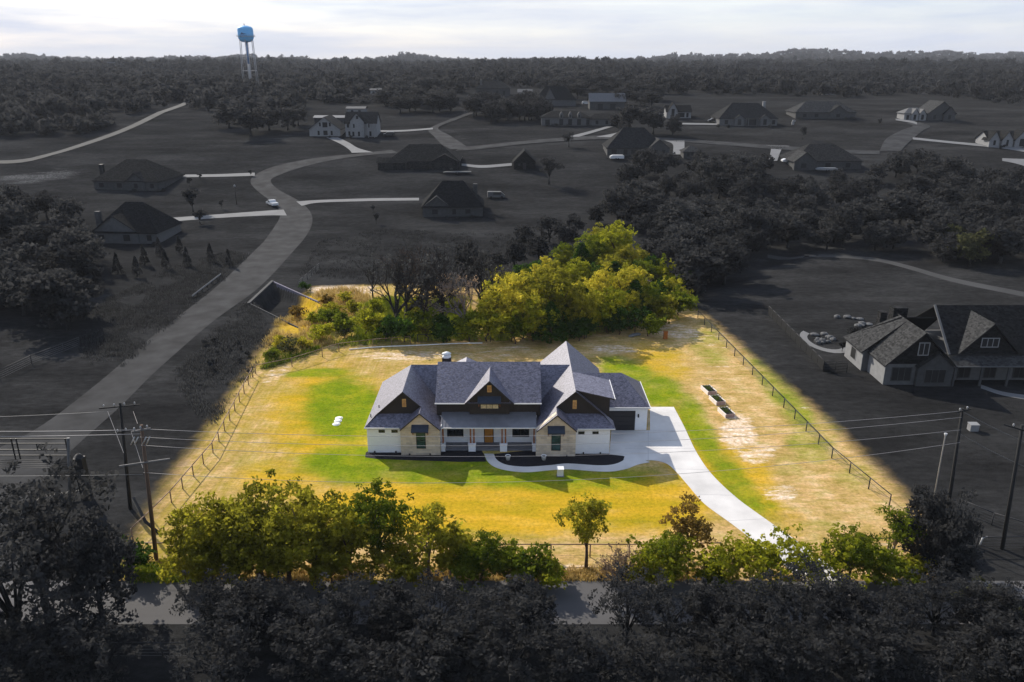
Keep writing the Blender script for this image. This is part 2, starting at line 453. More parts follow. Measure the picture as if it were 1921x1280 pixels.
bare = blobs([(1385, 812, 44, 50, -30, .9), (1420, 850, 50, 30, 0, .7), (1345, 705, 40, 60, -30, .38), (1465, 925, 48, 22, 0, .75), (1540, 945, 60, 36, 0, .3),
              (1260, 620, 90, 22, 10, .7), (1150, 655, 70, 12, 0, .7), (760, 668, 120, 14, 0, .7), (900, 668, 110, 12, 0, .55), (520, 700, 45, 16, -20, .6), (960, 655, 60, 10, 0, .6), (1330, 760, 30, 60, -30, .35),
              (470, 760, 40, 40, 0, .25), (640, 545, 90, 16, 0, .9), (1350, 640, 36, 40, -40, .45), (1080, 1068, 120, 14, 0, .6), (1650, 1040, 70, 40, 0, .55), (560, 1070, 120, 16, 0, .5), (330, 950, 60, 50, 0, .3),
              # bare patches beyond the fence
              (70, 332, 105, 15, -6, 1), (640, 500, 70, 18, 0, .5), (690, 462, 70, 14, 0, .5), (700, 440, 60, 9, 0, .4), (520, 262, 60, 10, -20, .6), (490, 275, 40, 10, 0, .5), (840, 250, 60, 18, 15, .5), (930, 240, 120, 14, 0, .4),
              (1420, 490, 40, 7, 0, .6), (1560, 478, 150, 6, 3, .5), (1760, 520, 120, 9, 16, .5), (1500, 530, 160, 28, 0, .3), (1390, 560, 60, 60, 0, .35), (1530, 765, 40, 10, 0, .5), (1580, 255, 190, 12, 0, .35), (1470, 245, 110, 14, 0, .4), (440, 375, 30, 8, 0, .6), (30, 640, 60, 20, 0, .3), (140, 650, 22, 8, 0, .7), (420, 660, 20, 30, 0, .4), (40, 560, 50, 20, 0, .5), (330, 560, 90, 60, 0, .28), (1880, 520, 60, 10, 0, .3), (380, 455, 60, 12, 0, .35)])
for a in (green, gold, bare): a *= vis
wood = smooth(420, 620, GY)
H_, W_ = GX.shape
idx = np.arange(H_ * W_).reshape(H_, W_)
quads = np.stack([idx[:-1, :-1], idx[:-1, 1:], idx[1:, 1:], idx[1:, :-1]], -1).reshape(-1, 4)
def npmesh(name, V, Q, tone=None, mat=None):
    me = bpy.data.meshes.new(name)
    k = Q.shape[1]
    me.vertices.add(len(V)); me.vertices.foreach_set('co', np.asarray(V, np.float32).ravel())
    me.loops.add(Q.size); me.loops.foreach_set('vertex_index', Q.astype(np.int32).ravel())
    me.polygons.add(len(Q)); me.polygons.foreach_set('loop_start', np.arange(0, Q.size, k, dtype=np.int32))
    if tone is not None:
        a = me.attributes.new('tone', 'FLOAT', 'FACE'); a.data.foreach_set('value', np.asarray(tone, np.float32))
    if mat: me.materials.append(MATS[mat])
    me.update(calc_edges=True); me.validate()
    return me
gme = npmesh('ground', np.stack([GX, GY, GZ], -1).reshape(-1, 3), quads)
for nm, arr in (('zone', zone), ('green', green), ('gold', gold), ('bare', bare), ('wood', wood)):
    a = gme.attributes.new(nm, 'FLOAT', 'POINT'); a.data.foreach_set('value', arr.astype(np.float32).ravel())
gme.polygons.foreach_set('use_smooth', np.ones(len(quads), bool))
def ground_material():
    m = bpy.data.materials.new('ground_soil_and_grass'); n, l = nodes(m); b = n['Principled BSDF']
    b.inputs['Roughness'].default_value = 1; b.inputs['Specular IOR Level'].default_value = 0
    geo = n.new('ShaderNodeNewGeometry')
    def noise(scale, detail=6, stretch=(1, 1, 1), rough=.6):
        mp = n.new('ShaderNodeMapping'); mp.inputs['Scale'].default_value = stretch; l.new(geo.outputs['Position'], mp.inputs[0])
        t = n.new('ShaderNodeTexNoise'); t.inputs['Scale'].default_value = scale; t.inputs['Detail'].default_value = detail; t.inputs['Roughness'].default_value = rough
        l.new(mp.outputs[0], t.inputs[0]); return t.outputs['Fac']
    def attr(nm):
        a = n.new('ShaderNodeAttribute'); a.attribute_name = nm; return a.outputs['Fac']
    def ramp(fac, stops):
        r = n.new('ShaderNodeValToRGB'); e = r.color_ramp.elements
        while len(e) < len(stops): e.new(.5)
        for i, (p, c) in enumerate(stops): e[i].position = p; e[i].color = tuple(c) + (1,)
        l.new(fac, r.inputs[0]); return r.outputs[0]
    def mix(f, a, c, mode='MIX'):
        x = n.new('ShaderNodeMix'); x.data_type = 'RGBA'; x.blend_type = mode
        for s, i in ((f, 0), (a, 6), (c, 7)):
            if hasattr(s, 'links'): l.new(s, x.inputs[i])
            elif i == 0: x.inputs[0].default_value = s
            else: x.inputs[i].default_value = tuple(s) + (1,)
        return x.outputs[2]
    def edge(a, nz, k=.55, lo=.35, hi=.7):
        """zone edge broken up by noise"""
        x = n.new('ShaderNodeMath'); x.operation = 'MULTIPLY_ADD'; x.inputs[1].default_value = k; l.new(nz, x.inputs[0])
        y = n.new('ShaderNodeMath'); y.operation = 'SUBTRACT'; y.inputs[1].default_value = k / 2; l.new(x.outputs[0], y.inputs[0]); l.new(a, x.inputs[2])
        r = n.new('ShaderNodeMapRange'); r.interpolation_type = 'SMOOTHSTEP'; r.inputs[1].default_value = lo; r.inputs[2].default_value = hi; l.new(y.outputs[0], r.inputs[0])
        return r.outputs[0]
    def band_f():
        x = n.new('ShaderNodeMapRange'); x.inputs[1].default_value = .1; x.inputs[2].default_value = .7; x.inputs[3].default_value = .10; x.inputs[4].default_value = .015; l.new(attr('gold'), x.inputs[0])
        return x.outputs[0]
    n1 = noise(.35, 8); n2 = noise(.09, 5); n3 = noise(1.6, 6); n4 = noise(5, 4); n5 = noise(.22, 7, (.5, 1.6, 1))
    dry = ramp(n1, [(.28, (.36, .235, .075)), (.5, (.53, .345, .15)), (.72, (.66, .46, .27))])
    st = noise(1.0, 6, (1.3, .07, 1), .62)
    sx = n.new('ShaderNodeSeparateXYZ'); l.new(geo.outputs['Position'], sx.inputs[0])
    lf = n.new('ShaderNodeMapRange'); lf.inputs[1].default_value = -8; lf.inputs[2].default_value = -20; lf.inputs[3].default_value = 0; lf.inputs[4].default_value = .75; l.new(sx.outputs[0], lf.inputs[0])
    sm = n.new('ShaderNodeMath'); sm.operation = 'MULTIPLY'; l.new(ramp(st, [(.42, (0, 0, 0)), (.62, (1, 1, 1))]), sm.inputs[0]); l.new(lf.outputs[0], sm.inputs[1])
    rag = noise(.8, 10, (.45, 1.5, 1), .78)
    dry = mix(1.0, dry, ramp(rag, [(.34, (.50, .62, .30)), (.46, (.80, .86, .66)), (.56, (1, 1, 1)), (.68, (1.2, 1.16, 1.18))]), 'MULTIPLY')
    dry = mix(sm.outputs[0], dry, (.31, .235, .035))
    goldc = ramp(n5, [(.28, (.27, .225, .013)), (.44, (.42, .285, .016)), (.58, (.53, .32, .026)), (.76, (.61, .39, .065))])
    greenc = ramp(n1, [(.25, (.105, .16, .009)), (.5, (.165, .22, .010)), (.72, (.29, .28, .014))])
    sandc = ramp(n3, [(.3, (.50, .34, .19)), (.5, (.68, .52, .37)), (.66, (.86, .74, .62))])
    c = mix(edge(attr('gold'), noise(.16, 9, (1, 1.4, 1), .74), 1.6, .15, 1.0), dry, goldc)
    c = mix(edge(attr('green'), noise(.21, 9, (.8, 1.3, 1), .74), 1.5, .15, 1.05), c, greenc)
    c = mix(edge(attr('bare'), noise(.55, 9, (.55, 1.7, 1), .75), 2.6, .5, .95), c, sandc)
    # mowing bands across the dry side of the lawn
    wv = n.new('ShaderNodeTexWave'); wv.bands_direction = 'X'; wv.inputs['Scale'].default_value = .17; wv.inputs['Distortion'].default_value = 1.5; wv.inputs['Detail'].default_value = 2
    mp = n.new('ShaderNodeMapping'); mp.inputs['Rotation'].default_value = (0, 0, R(-52)); l.new(geo.outputs['Position'], mp.inputs[0]); l.new(mp.outputs[0], wv.inputs[0])
    
    tuft = ramp(noise(2.6, 9, (1, 1, 1), .75), [(.32, (.58, .62, .55)), (.5, (1, 1, 1)), (.7, (1.3, 1.26, 1.28))])
    c = mix(1.0, c, tuft, 'MULTIPLY')
    g0 = ramp(noise(.05, 9, (.6, 1.5, 1), .7), [(.36, (.0150, .0150, .0150)), (.5, (.0235, .0235, .0235)), (.64, (.036, .036, .036))])
    g0 = mix(1.0, g0, ramp(noise(.8, 9, (.7, 1.4, 1), .75), [(.32, (.62, .62, .62)), (.68, (1.4, 1.4, 1.4))]), 'MULTIPLY')
    gs = ramp(n3, [(.35, (.035, .035, .035)), (.65, (.13, .13, .13))])
    g = mix(edge(attr('bare'), noise(.16, 9, (.4, 1.8, 1), .78), 2.4, .5, 1.1), g0, gs)
    g = mix(attr('wood'), g, ramp(noise(.02, 6), [(.4, (.016, .016, .016)), (.62, (.026, .026, .026))]))
    c = mix(edge(attr('zone'), noise(.4, 7), .5, .15, .85), g, c)
    l.new(c, b.inputs['Base Color'])
    bp = n.new('ShaderNodeBump'); bp.inputs['Strength'].default_value = .45; bp.inputs['Distance'].default_value = .12
    l.new(n4, bp.inputs['Height']); l.new(bp.outputs[0], b.inputs['Normal'])
    MATS['ground'] = m
    return m
gme.materials.append(ground_material())
ground = bpy.data.objects.new('ground', gme); C.objects.link(ground); struct(ground)

# ------------------------------------------------------------------ roads, drives and paths (sheets just above the ground)
def ribbon(name, pairs, mat, n=6, off=.02, cross=4, kind='structure'):
    """road from pairs of left and right edge points on the photograph's ground"""
    L = [at(*a)[:2] for a, b in pairs]; Rr = [at(*b)[:2] for a, b in pairs]
    L, Rr = catmull(L, n), catmull(Rr, n)
    m = MB(); rows = []
    for a, b in zip(L, Rr):
        row = []
        for k in range(cross + 1):
            x, y = a + (b - a) * k / cross
            row.append((x, y, float(terrain(x, y)) + off + max(0, (y - 200)) * .0011))
        rows.append(row)
    b0 = 0
    for row in rows: m.v += row
    k = cross + 1
    for i in range(len(rows) - 1):
        for j in range(cross):
            m.f.append((i * k + j, i * k + j + 1, (i + 1) * k + j + 1, (i + 1) * k + j)); m.m.append(0); m.s.append(True)
    return struct(m.build(name, mat, fix=True), kind)
def sheet(name, pts, mat, z0=-.05, z1=.03, smoothn=0):
    m = MB(); m.prism([(p[0], p[1]) for p in pts], z0, z1)
    me = m.build(name, mat)
    bm = bmesh.new(); bm.from_mesh(me.data); bmesh.ops.triangulate(bm, faces=[f for f in bm.faces if len(f.verts) > 4]); bm.to_mesh(me.data); bm.free()
    return struct(me)
ribbon('gravel_road', [((-260, 985), (40, 1075)), ((-90, 880), (70, 915)), ((60, 810), (232, 757)), ((180, 722), (300, 690)), ((300, 620), (400, 603)), ((398, 545), (490, 536)), ((470, 478), (556, 465)),
                       ((512, 430), (584, 425)), ((526, 402), (582, 398)), ((512, 380), (557, 375)), ((482, 358), (522, 356)), ((470, 342), (508, 340)), ((480, 328), (522, 330)), ((515, 313), (565, 315)), ((580, 299), (625, 301)), ((660, 290), (700, 291)), ((735, 282), (748, 288))], 'gravel')
ribbon('gravel_road', [((855, 284), (862, 277)), ((900, 281), (900, 274)), ((1000, 270), (1000, 264)), ((1140, 262), (1140, 255)), ((1270, 267), (1270, 261)), ((1440, 280), (1440, 273)), ((1560, 288), (1560, 281)), ((1650, 291), (1650, 284))], 'gravel', off=.1)
ribbon('gravel_road', [((838, 282), (880, 279)), ((815, 258), (845, 256)), ((805, 243), (822, 241)), ((842, 226), (856, 226)), ((878, 212), (890, 213))], 'gravel', off=.08)
ribbon('gravel_road', [((1650, 284), (1690, 284)), ((1662, 262), (1705, 268)), ((1690, 246), (1730, 247)), ((1712, 238), (1745, 238)), ((1700, 232), (1725, 231))], 'gravel', off=.08)
m = MB()
xs = np.linspace(-130, 130, 60)
for i in range(len(xs) - 1): m.face([(xs[i], 54.3, .02), (xs[i + 1], 54.3, .02), (xs[i + 1], 60.1, .02), (xs[i], 60.1, .02)])
struct(m.build('street', 'asphalt'))
ribbon('dirt_track', [((-40, 303), (-40, 309)), ((60, 297), (60, 303)), ((160, 268), (170, 271)), ((250, 234), (262, 236)), ((330, 200), (342, 201)), ((350, 190), (357, 191))], 'track_grey', off=.1)
ribbon('footpath', [((1440, 478), (1440, 484)), ((1560, 478), (1560, 483)), ((1640, 484), (1640, 490)), ((1700, 497), (1700, 504)), ((1790, 522), (1790, 530)), ((1921, 548), (1921, 557))], 'track_grey')
def drive(pairs, off=.09): return ribbon('driveway', pairs, 'drive_grey', off=off)
drive([((300, 329), (300, 334)), ((400, 328), (400, 333)), ((478, 325), (478, 331))])
drive([((325, 409), (325, 416)), ((420, 402), (420, 409)), ((500, 396), (500, 405)), ((532, 394), (538, 405))], .06)
drive([((556, 379), (566, 387)), ((600, 376), (600, 381)), ((700, 373), (700, 378)), ((786, 372), (786, 377))], .07)
drive([((612, 259), (634, 259)), ((640, 272), (655, 269)), ((655, 282), (672, 279)), ((660, 288), (700, 287))], .1)
drive([((705, 246), (705, 249)), ((760, 245), (760, 248)), ((812, 241), (812, 244))], .1)
drive([((866, 308), (866, 312)), ((905, 311), (905, 316)), ((960, 307), (960, 312))], .08)
drive([((1064, 258), (1086, 258)), ((1100, 249), (1114, 250)), ((1140, 238), (1150, 239))], .12)
drive([((1118, 258), (1150, 259)), ((1150, 252), (1168, 253)), ((1172, 246), (1178, 247))], .12)
drive([((1246, 265), (1284, 265)), ((1262, 272), (1284, 272)), ((1262, 291), (1284, 291))], .1)
drive([((1436, 273), (1482, 275)), ((1446, 278), (1468, 279)), ((1442, 303), (1458, 303))], .1)
drive([((1280, 232), (1280, 235)), ((1354, 233), (1354, 236))], .12)
drive([((1712, 259), (1712, 263)), ((1800, 268), (1800, 272)), ((1880, 274), (1880, 280)), ((1930, 281), (1930, 288))], .12)
drive([((1880, 298), (1880, 303)), ((1905, 299), (1905, 308)), ((1940, 300), (1940, 318))], .1)
drive([((1680, 224), (1680, 227)), ((1710, 228), (1710, 232)), ((1720, 231), (1720, 235))], .12)
drive([((1840, 722), (1840, 729)), ((1880, 735), (1880, 742)), ((1935, 743), (1935, 752))], .03)
# the farmhouse drive, its walk and the mulch beds beside it
def zm(x, y): return 660 + x * .31234, 620 + y * .3125
def zg(x, y): return at(*zm(x, y), 0)[:2]
DR = [(1147, 808), (1219, 808), (1219, 764), (1264, 764)]
DC = catmull([(1264, 764), (1284, 802), (1306, 848), (1335, 890), (1380, 933), (1430, 970), (1490, 1012), (1545, 1052), (1590, 1090)], 5)
DL = catmull([(1505, 1090), (1440, 1036), (1375, 985), (1322, 946), (1290, 910), (1268, 885), (1250, 870), (1225, 864), (1200, 866), (1176, 872), (1170, 862)], 5)
dpts = [at(*p, 0)[:2] for p in DR[:3]] + [at(p[0], p[1], 0)[:2] for p in DC] + [at(p[0], p[1], 0)[:2] for p in DL] + [at(*p, 0)[:2] for p in ((1172, 856), (1143, 853))]
sheet('driveway', dpts, 'concrete', -.06, .034)
m = MB()   # control joints of the concrete
for a, b in (((1219, 808), (1283, 808)), ((1172, 842), (1303, 842)), ((1216, 764), (1216, 866)), ((1262, 880), (1330, 882)), ((1305, 928), (1378, 930)), ((1365, 978), (1434, 974)), ((1432, 1030), (1492, 1016))):
    p, q = at(*a, 0), at(*b, 0)
    m.bar((p[0], p[1], .033), (q[0], q[1], .033), .05, .01)
struct(m.build('drive_joints', M('joint', (.42, .40, .40), .95, .1)))
wi = catmull([zg(*p) for p in ((852, 742), (868, 775), (905, 800), (960, 814), (1060, 820), (1200, 810), (1300, 801), (1480, 812), (1570, 806), (1625, 785), (1642, 765), (1660, 752))], 5)
wo_ = catmull([zg(*p) for p in ((795, 742), (818, 790), (870, 826), (960, 846), (1060, 852), (1200, 840), (1300, 835), (1450, 846), (1560, 848), (1650, 832), (1720, 806), (1790, 792))], 5)
m = MB()
for i in range(len(wi) - 1):
    a, b, c, d = wi[i], wi[i + 1], wo_[i + 1], wo_[i]
    m.face([(d[0], d[1], .04), (c[0], c[1], .04), (b[0], b[1], .04), (a[0], a[1], .04)])
    m.face([(d[0], d[1], -.05), (c[0], c[1], -.05), (c[0], c[1], .04), (d[0], d[1], .04)])
struct(m.build('sidewalk', 'concrete', fix=True))
bed2 = [zg(856, 742)] + [tuple(p) for p in wi[2:-4]] + [zg(1600, 742), zg(1548, 738), (11.2, 85.5), (3, 85.5)]
sheet('mulch_bed', bed2, 'mulch', -.05, .022)
bed1 = [zg(*p) for p in ((84, 733), (80, 762), (150, 772), (300, 778), (480, 784), (640, 790), (808, 788), (792, 742))] + [(-3.6, 85.2), (-16.9, 85.2)]
sheet('mulch_bed', bed1, 'mulch', -.05, .022)

# ------------------------------------------------------------------ the farmhouse
fh = thing('farmhouse', 'long white brick and stone farmhouse with dark gables and shingle roof in the green yard', 'house', (-2.8, 88, 0))
# walls
m = MB()
m.box(-17.0, -8.6, 84.72, 98.1, -.1, 3.45)          # left wing
m.box(-8.6, 2.95, 87.05, 98.1, -.1, 4.3)            # middle behind the porch
m.box(2.95, 11.45, 84.42, 103.0, -.1, 3.45)         # right wing
m.box(11.45, 16.85, 90.78, 98.4, -.1, 3.35)         # garage
m.build('wall', 'white_brick', fh)
m = MB()
m.wallxz([(-13.0, -.1), (-8.4, -.1), (-8.4, 3.4), (-10.7, 5.45), (-13.0, 3.4)], 84.08, 84.72)
m.build('stone_gable_wall', 'cream_stone', fh); m = MB()
m.wallxz([(2.8, -.1), (7.4, -.1), (7.4, 3.4), (5.1, 5.45), (2.8, 3.4)], 83.75, 84.42)
m.build('stone_gable_wall', 'cream_stone', fh)
m = MB()
m.wallxz([(-16.3, 4.1), (-9.2, 4.1), (-12.75, 7.2)], 86.0, 86.2)
m.wallxz([(3.9, 4.1), (11.0, 4.1), (7.42, 7.25)], 86.0, 86.2)
m.box(-8.9, 3.3, 86.8, 86.95, 3.9, 5.75)
m.wallxz([(-5.0, 4.3), (-.3, 4.3), (-.3, 6.0), (-2.65, 8.4), (-5.0, 6.0)], 86.3, 86.8)
m.wallxz([(7.5, 4.2), (11.5, 3.4), (11.5, 6.2), (7.5, 7.2)], 86.45, 86.6)
m.box(11.4, 11.55, 86.6, 91.6, 3.3, 6.2)
m.wallxz([(-8.95, 4.0), (-8.95, 5.4), (-8.8, 5.4), (-8.8, 4.0)], 86.9, 96)
m.face([(3.36, 86.4, 5.5), (3.36, 95.6, 5.5), (3.36, 91, 8.9)]); m.face([(-8.95, 86.4, 5.5), (-8.95, 91, 8.9), (-8.95, 95.6, 5.5)])
m.box(3.2, 3.36, 86.9, 96, 3.5, 5.5)
m.build('gable_siding', 'dark_siding', fh)
# roofs
RM = ['roof_shingle', 'dark_trim']
def S(m, *p): m.slab(p, .17, 0, 1)
m = MB()
sl = 4 / 4.45
S(m, (-17.2, 84.35, 3.4), (-16.0, 85.65, 4.48), (-12.75, 85.65, 7.4), (-12.75, 94.4, 7.4), (-17.2, 98.4, 3.4))
S(m, (-12.75, 85.65, 7.4), (-10.65, 85.65, 5.51), (-10.65, 83.75, 5.51), (-8.3, 83.75, 3.4), (-8.3, 94.4, 3.4), (-12.75, 94.4, 7.4))
S(m, (-10.65, 83.75, 5.51), (-10.65, 86.1, 5.51), (-12.6, 86.1, 3.76), (-13.0, 84.35, 3.4), (-13.0, 83.75, 3.4))
S(m, (-17.2, 84.35, 3.4), (-13.0, 84.35, 3.4), (-11.7, 86.0, 4.47), (-16.0, 86.0, 4.47))
rw = m.build('left_wing_roof', RM, fh)
m = MB()
S(m, (7.42, 85.65, 7.45), (7.42, 103.3, 7.45), (2.83, 103.3, 3.4), (2.83, 83.4, 3.4), (5.18, 83.4, 5.47), (5.18, 85.65, 5.47))
S(m, (5.18, 83.4, 5.47), (7.5, 83.4, 3.42), (7.5, 84.1, 3.42), (6.9, 86.1, 3.95), (5.18, 86.1, 5.47))
S(m, (7.42, 85.65, 7.45), (10.85, 85.65, 4.42), (12.0, 84.1, 3.4), (12.0, 86.35, 3.4), (7.42, 86.35, 7.45))
S(m, (7.42, 91.9, 7.45), (12.0, 91.9, 3.4), (12.0, 103.3, 3.4), (7.42, 103.3, 7.45))
S(m, (7.5, 84.1, 3.4), (12.0, 84.1, 3.4), (10.8, 86.0, 4.47), (6.3, 86.0, 4.47))
m.build('right_wing_roof', RM, fh)
m = MB()
S(m, (7.44, 86.0, 7.47), (12.05, 86.0, 6.35), (12.05, 91.9, 6.35), (7.44, 91.9, 7.47))
m.build('shed_dormer_roof', RM, fh)
m = MB()
S(m, (-12.75, 94.4, 7.4), (-12.0, 90.0, 3.4), (7.0, 90.0, 3.4), (7.42, 94.4, 7.4))
S(m, (-12.75, 94.4, 7.4), (7.42, 94.4, 7.4), (7.42, 98.4, 3.4), (-17.2, 98.4, 3.4))
m.build('lower_roof', RM, fh)
m = MB()
S(m, (-9.05, 86.2, 5.7), (3.46, 86.2, 5.7), (3.46, 91.0, 9.1), (-9.05, 91.0, 9.1))
S(m, (-9.05, 91.0, 9.1), (3.46, 91.0, 9.1), (3.46, 96.4, 5.3), (-9.05, 96.4, 5.3))
m.build('main_roof', RM, fh)
m = MB()
S(m, (-2.65, 85.85, 8.68), (-2.65, 90.4, 8.68), (-5.55, 86.3, 5.8), (-5.55, 85.85, 5.8))
S(m, (-2.65, 85.85, 8.68), (.25, 85.85, 5.8), (.25, 86.3, 5.8), (-2.65, 90.4, 8.68))
m.build('dormer_roof', RM, fh)
m = MB()
S(m, (11.6, 90.3, 3.3), (17.05, 90.3, 3.3), (13.9, 94.5, 6.25), (8.7, 94.5, 6.25), (8.7, 91.9, 4.4))
S(m, (17.05, 90.3, 3.3), (17.05, 98.7, 3.3), (13.9, 94.5, 6.25))
S(m, (17.05, 98.7, 3.3), (11.0, 98.7, 3.3), (8.7, 94.5, 6.25), (13.9, 94.5, 6.25))
m.build('garage_roof', RM, fh)
m = MB()
S(m, (-6.1, 101, 5.95), (-6.1, 97, 5.95), (-8.2, 97, 4.9), (-8.2, 101, 4.9))
S(m, (-6.1, 101, 5.95), (-4.0, 101, 4.9), (-4.0, 97, 4.9), (-6.1, 97, 5.95))
m.build('rear_gable_roof', RM, fh)
m = MB(); m.slab([(-8.35, 84.62, 3.28), (2.86, 84.62, 3.28), (2.86, 86.8, 4.32), (-8.35, 86.8, 4.32)], .12)
for i in range(29):
    x = -8.2 + i * .39
    m.bar((x, 84.62, 3.295), (x, 86.8, 4.335), .035, .04)
m.build('porch_roof', 'porch_metal', fh)
m = MB()
for p, q in (((-9.1, 86.16, 5.66), (-5.5, 86.16, 5.66)), ((.2, 86.16, 5.66), (3.5, 86.16, 5.66)), ((-17.2, 84.3, 3.36), (-13.1, 84.3, 3.36)), ((7.6, 84.05, 3.36), (12.0, 84.05, 3.36)), ((11.6, 90.25, 3.26), (17.08, 90.25, 3.26)),
             ((17.1, 90.25, 3.28), (17.1, 98.7, 3.28)), ((12.09, 85.95, 6.32), (12.09, 91.9, 6.32)), ((-8.26, 84.6, 3.45), (-8.26, 89.6, 3.45)), ((-8.4, 84.58, 3.24), (2.9, 84.58, 3.24))):
    MB().bar(p, q, .07, .13).build('gutter', 'fascia_white', fh)
# vents, awnings, windows, doors
for x, y, z0, z1, w in ((-12.66, 86.0, 5.35, 6.35, .46), (-2.65, 86.3, 7.1, 7.95, .5), (7.36, 86.0, 5.1, 6.2, .46)):
    m = MB().box(x - w / 2, x + w / 2, y - .05, y + .02, z0, z1)
    v = m.build('louver_vent', 'tan_wood', fh)
    m = MB()
    for k in range(5): m.box(x - w / 2 + .05, x + w / 2 - .05, y - .07, y - .045, z0 + .1 + k * (z1 - z0 - .2) / 5, z0 + .16 + k * (z1 - z0 - .2) / 5)
    m.build('slat', 'post_wood', v)
def awning(x, y, w, zt, zb, d):
    m = MB(); m.slab([(x - w / 2, y - d, zb), (x + w / 2, y - d, zb), (x + w / 2, y, zt), (x - w / 2, y, zt)], .08)
    m.box(x - w / 2, x + w / 2, y - d - .03, y - d, zb - .1, zb + .01)
    a = m.build('awning', 'navy_metal', fh)
    for s in (-1, 1):
        m = MB(); xx = x + s * (w / 2 - .14)
        m.bar((xx, y - d + .1, zb - .07), (xx, y - .02, zb - .62), .09, .09); m.bar((xx, y - .03, zb - .02), (xx, y - .03, zb - .72), .09, .06)
        m.build('bracket', 'post_wood', a)
def window(x0, x1, z0, z1, y, glass='black_glass', fr=.06, mull=0, rail=None, frame='dark_trim'):
    m = MB()
    m.box(x0 - fr, x1 + fr, y - .05, y + .02, z1, z1 + fr); m.box(x0 - fr, x1 + fr, y - .05, y + .02, z0 - fr, z0)
    m.box(x0 - fr, x0, y - .05, y + .02, z0, z1); m.box(x1, x1 + fr, y - .05, y + .02, z0, z1)
    for k in range(mull): xx = x0 + (x1 - x0) * (k + 1) / (mull + 1); m.box(xx - .025, xx + .025, y - .045, y + .01, z0, z1)
    if rail: m.box(x0, x1, y - .046, y + .01, rail - .03, rail + .03)
    w = m.build('window', frame, fh)
    MB().box(x0, x1, y - .02, y + .01, z0, z1).build('pane', glass, w)
    return w
awning(-10.65, 84.08, 2.0, 3.95, 3.35, .8); awning(5.1, 83.75, 2.0, 3.95, 3.35, .8); awning(-2.66, 86.3, 2.75, 6.55, 5.95, .7)
window(-11.1, -10.15, .95, 2.95, 84.08, 'green_glass', .07, 0, 1.95); window(4.65, 5.6, .85, 2.85, 83.75, 'green_glass', .07, 0, 1.85)
for x in (-15.25, -13.75): window(x - .3, x + .3, 2.68, 2.92, 84.72)
for x in (8.1, 9.75): window(x - .3, x + .3, 2.62, 2.86, 84.42)
window(-3.68, -1.62, 5.0, 5.65, 86.3, 'glint_pane', .06, 2)
window(-7.75, -5.9, .98, 2.2, 87.05, mull=1); window(.1, 2.0, .98, 2.2, 87.05, mull=1)
m = MB().box(-3.28, -2.3, 86.98, 87.06, .2, 2.3); d = m.build('door', 'door_wood', fh)
m = MB(); m.box(-3.37, -3.28, 86.96, 87.07, .2, 2.38); m.box(-2.3, -2.21, 86.96, 87.07, .2, 2.38); m.box(-3.28, -2.3, 86.96, 87.07, 2.3, 2.38)
m.build('door_frame', 'dark_trim', d)
MB().tube([(-2.42, 86.93, 1.0), (-2.42, 86.93, 1.35)], .02, 6).build('handle', 'galv', d)
MB().box(-8.4, 2.8, 85.2, 87.05, -.1, .2).build('porch_floor', 'porch_floor', fh)
for bx, posts in ((-8.15, (-8.15,)), (-4.73, (-4.9, -4.5)), (-1.0, (-1.17, -.77)), (2.65, (2.6,))):
    w = .42 if len(posts) > 1 else .24
    b = MB().box(bx - w, bx + w, 84.95, 85.6, -.05, .92).box(bx - w - .05, bx + w + .05, 84.9, 85.65, .92, 1.0).build('column_base', 'cream_stone' if 0 else 'white_brick', fh)
    for p in posts: MB().box(p - .09, p + .09, 85.2, 85.38, 1.0, 3.25).build('porch_post', 'post_wood', fh)
g = MB().box(11.95, 15.35, 90.7, 90.8, 0.02, 2.65).build('garage_door', 'garage_black', fh)
m = MB()
for k in range(4): m.box(12.0, 15.3, 90.68, 90.70, .1 + k * .64, .62 + k * .64)
m.build('door_panel', 'dark_trim', g)
m = MB(); m.box(15.65, 15.82, 90.62, 90.78, 1.8, 2.2); m.box(15.69, 15.78, 90.55, 90.62, 2.12, 2.2); m.build('wall_lamp', 'dark_trim', fh)
MB().box(-8.85, -7.75, 94.6, 95.5, 6.6, 8.15).build('chimney', 'dark_siding', fh)
MB().lathe([(0, 8.15), (.55, 8.15), (.58, 8.32), (.42, 8.42), (.42, 8.62), (.62, 8.66), (.1, 8.9), (0, 8.9)], (-8.3, 95.05, 0), 12).build('chimney_cap', 'box_white', fh)
for x, y in ((-16.2, 84.72), (-13.7, 84.72), (-12.0, 84.08), (-9.6, 84.08), (3.9, 83.75), (6.4, 83.75), (8.4, 84.42), (10.4, 84.42)):
    MB().lathe([(0, 0), (.09, 0), (.09, .22), (.06, .25), (0, .25)], (x, y - .13, .03), 8).build('up_light', 'dark_trim', fh)
for (x, y, z) in ((-15.9, 87.5, 4.5), (-16.7, 86.2, 3.9), (10.9, 98, 4.4)):
    MB().tube([(x, y, z), (x, y, z + .4)], .06, 8).build('vent_pipe', 'dark_trim', fh)

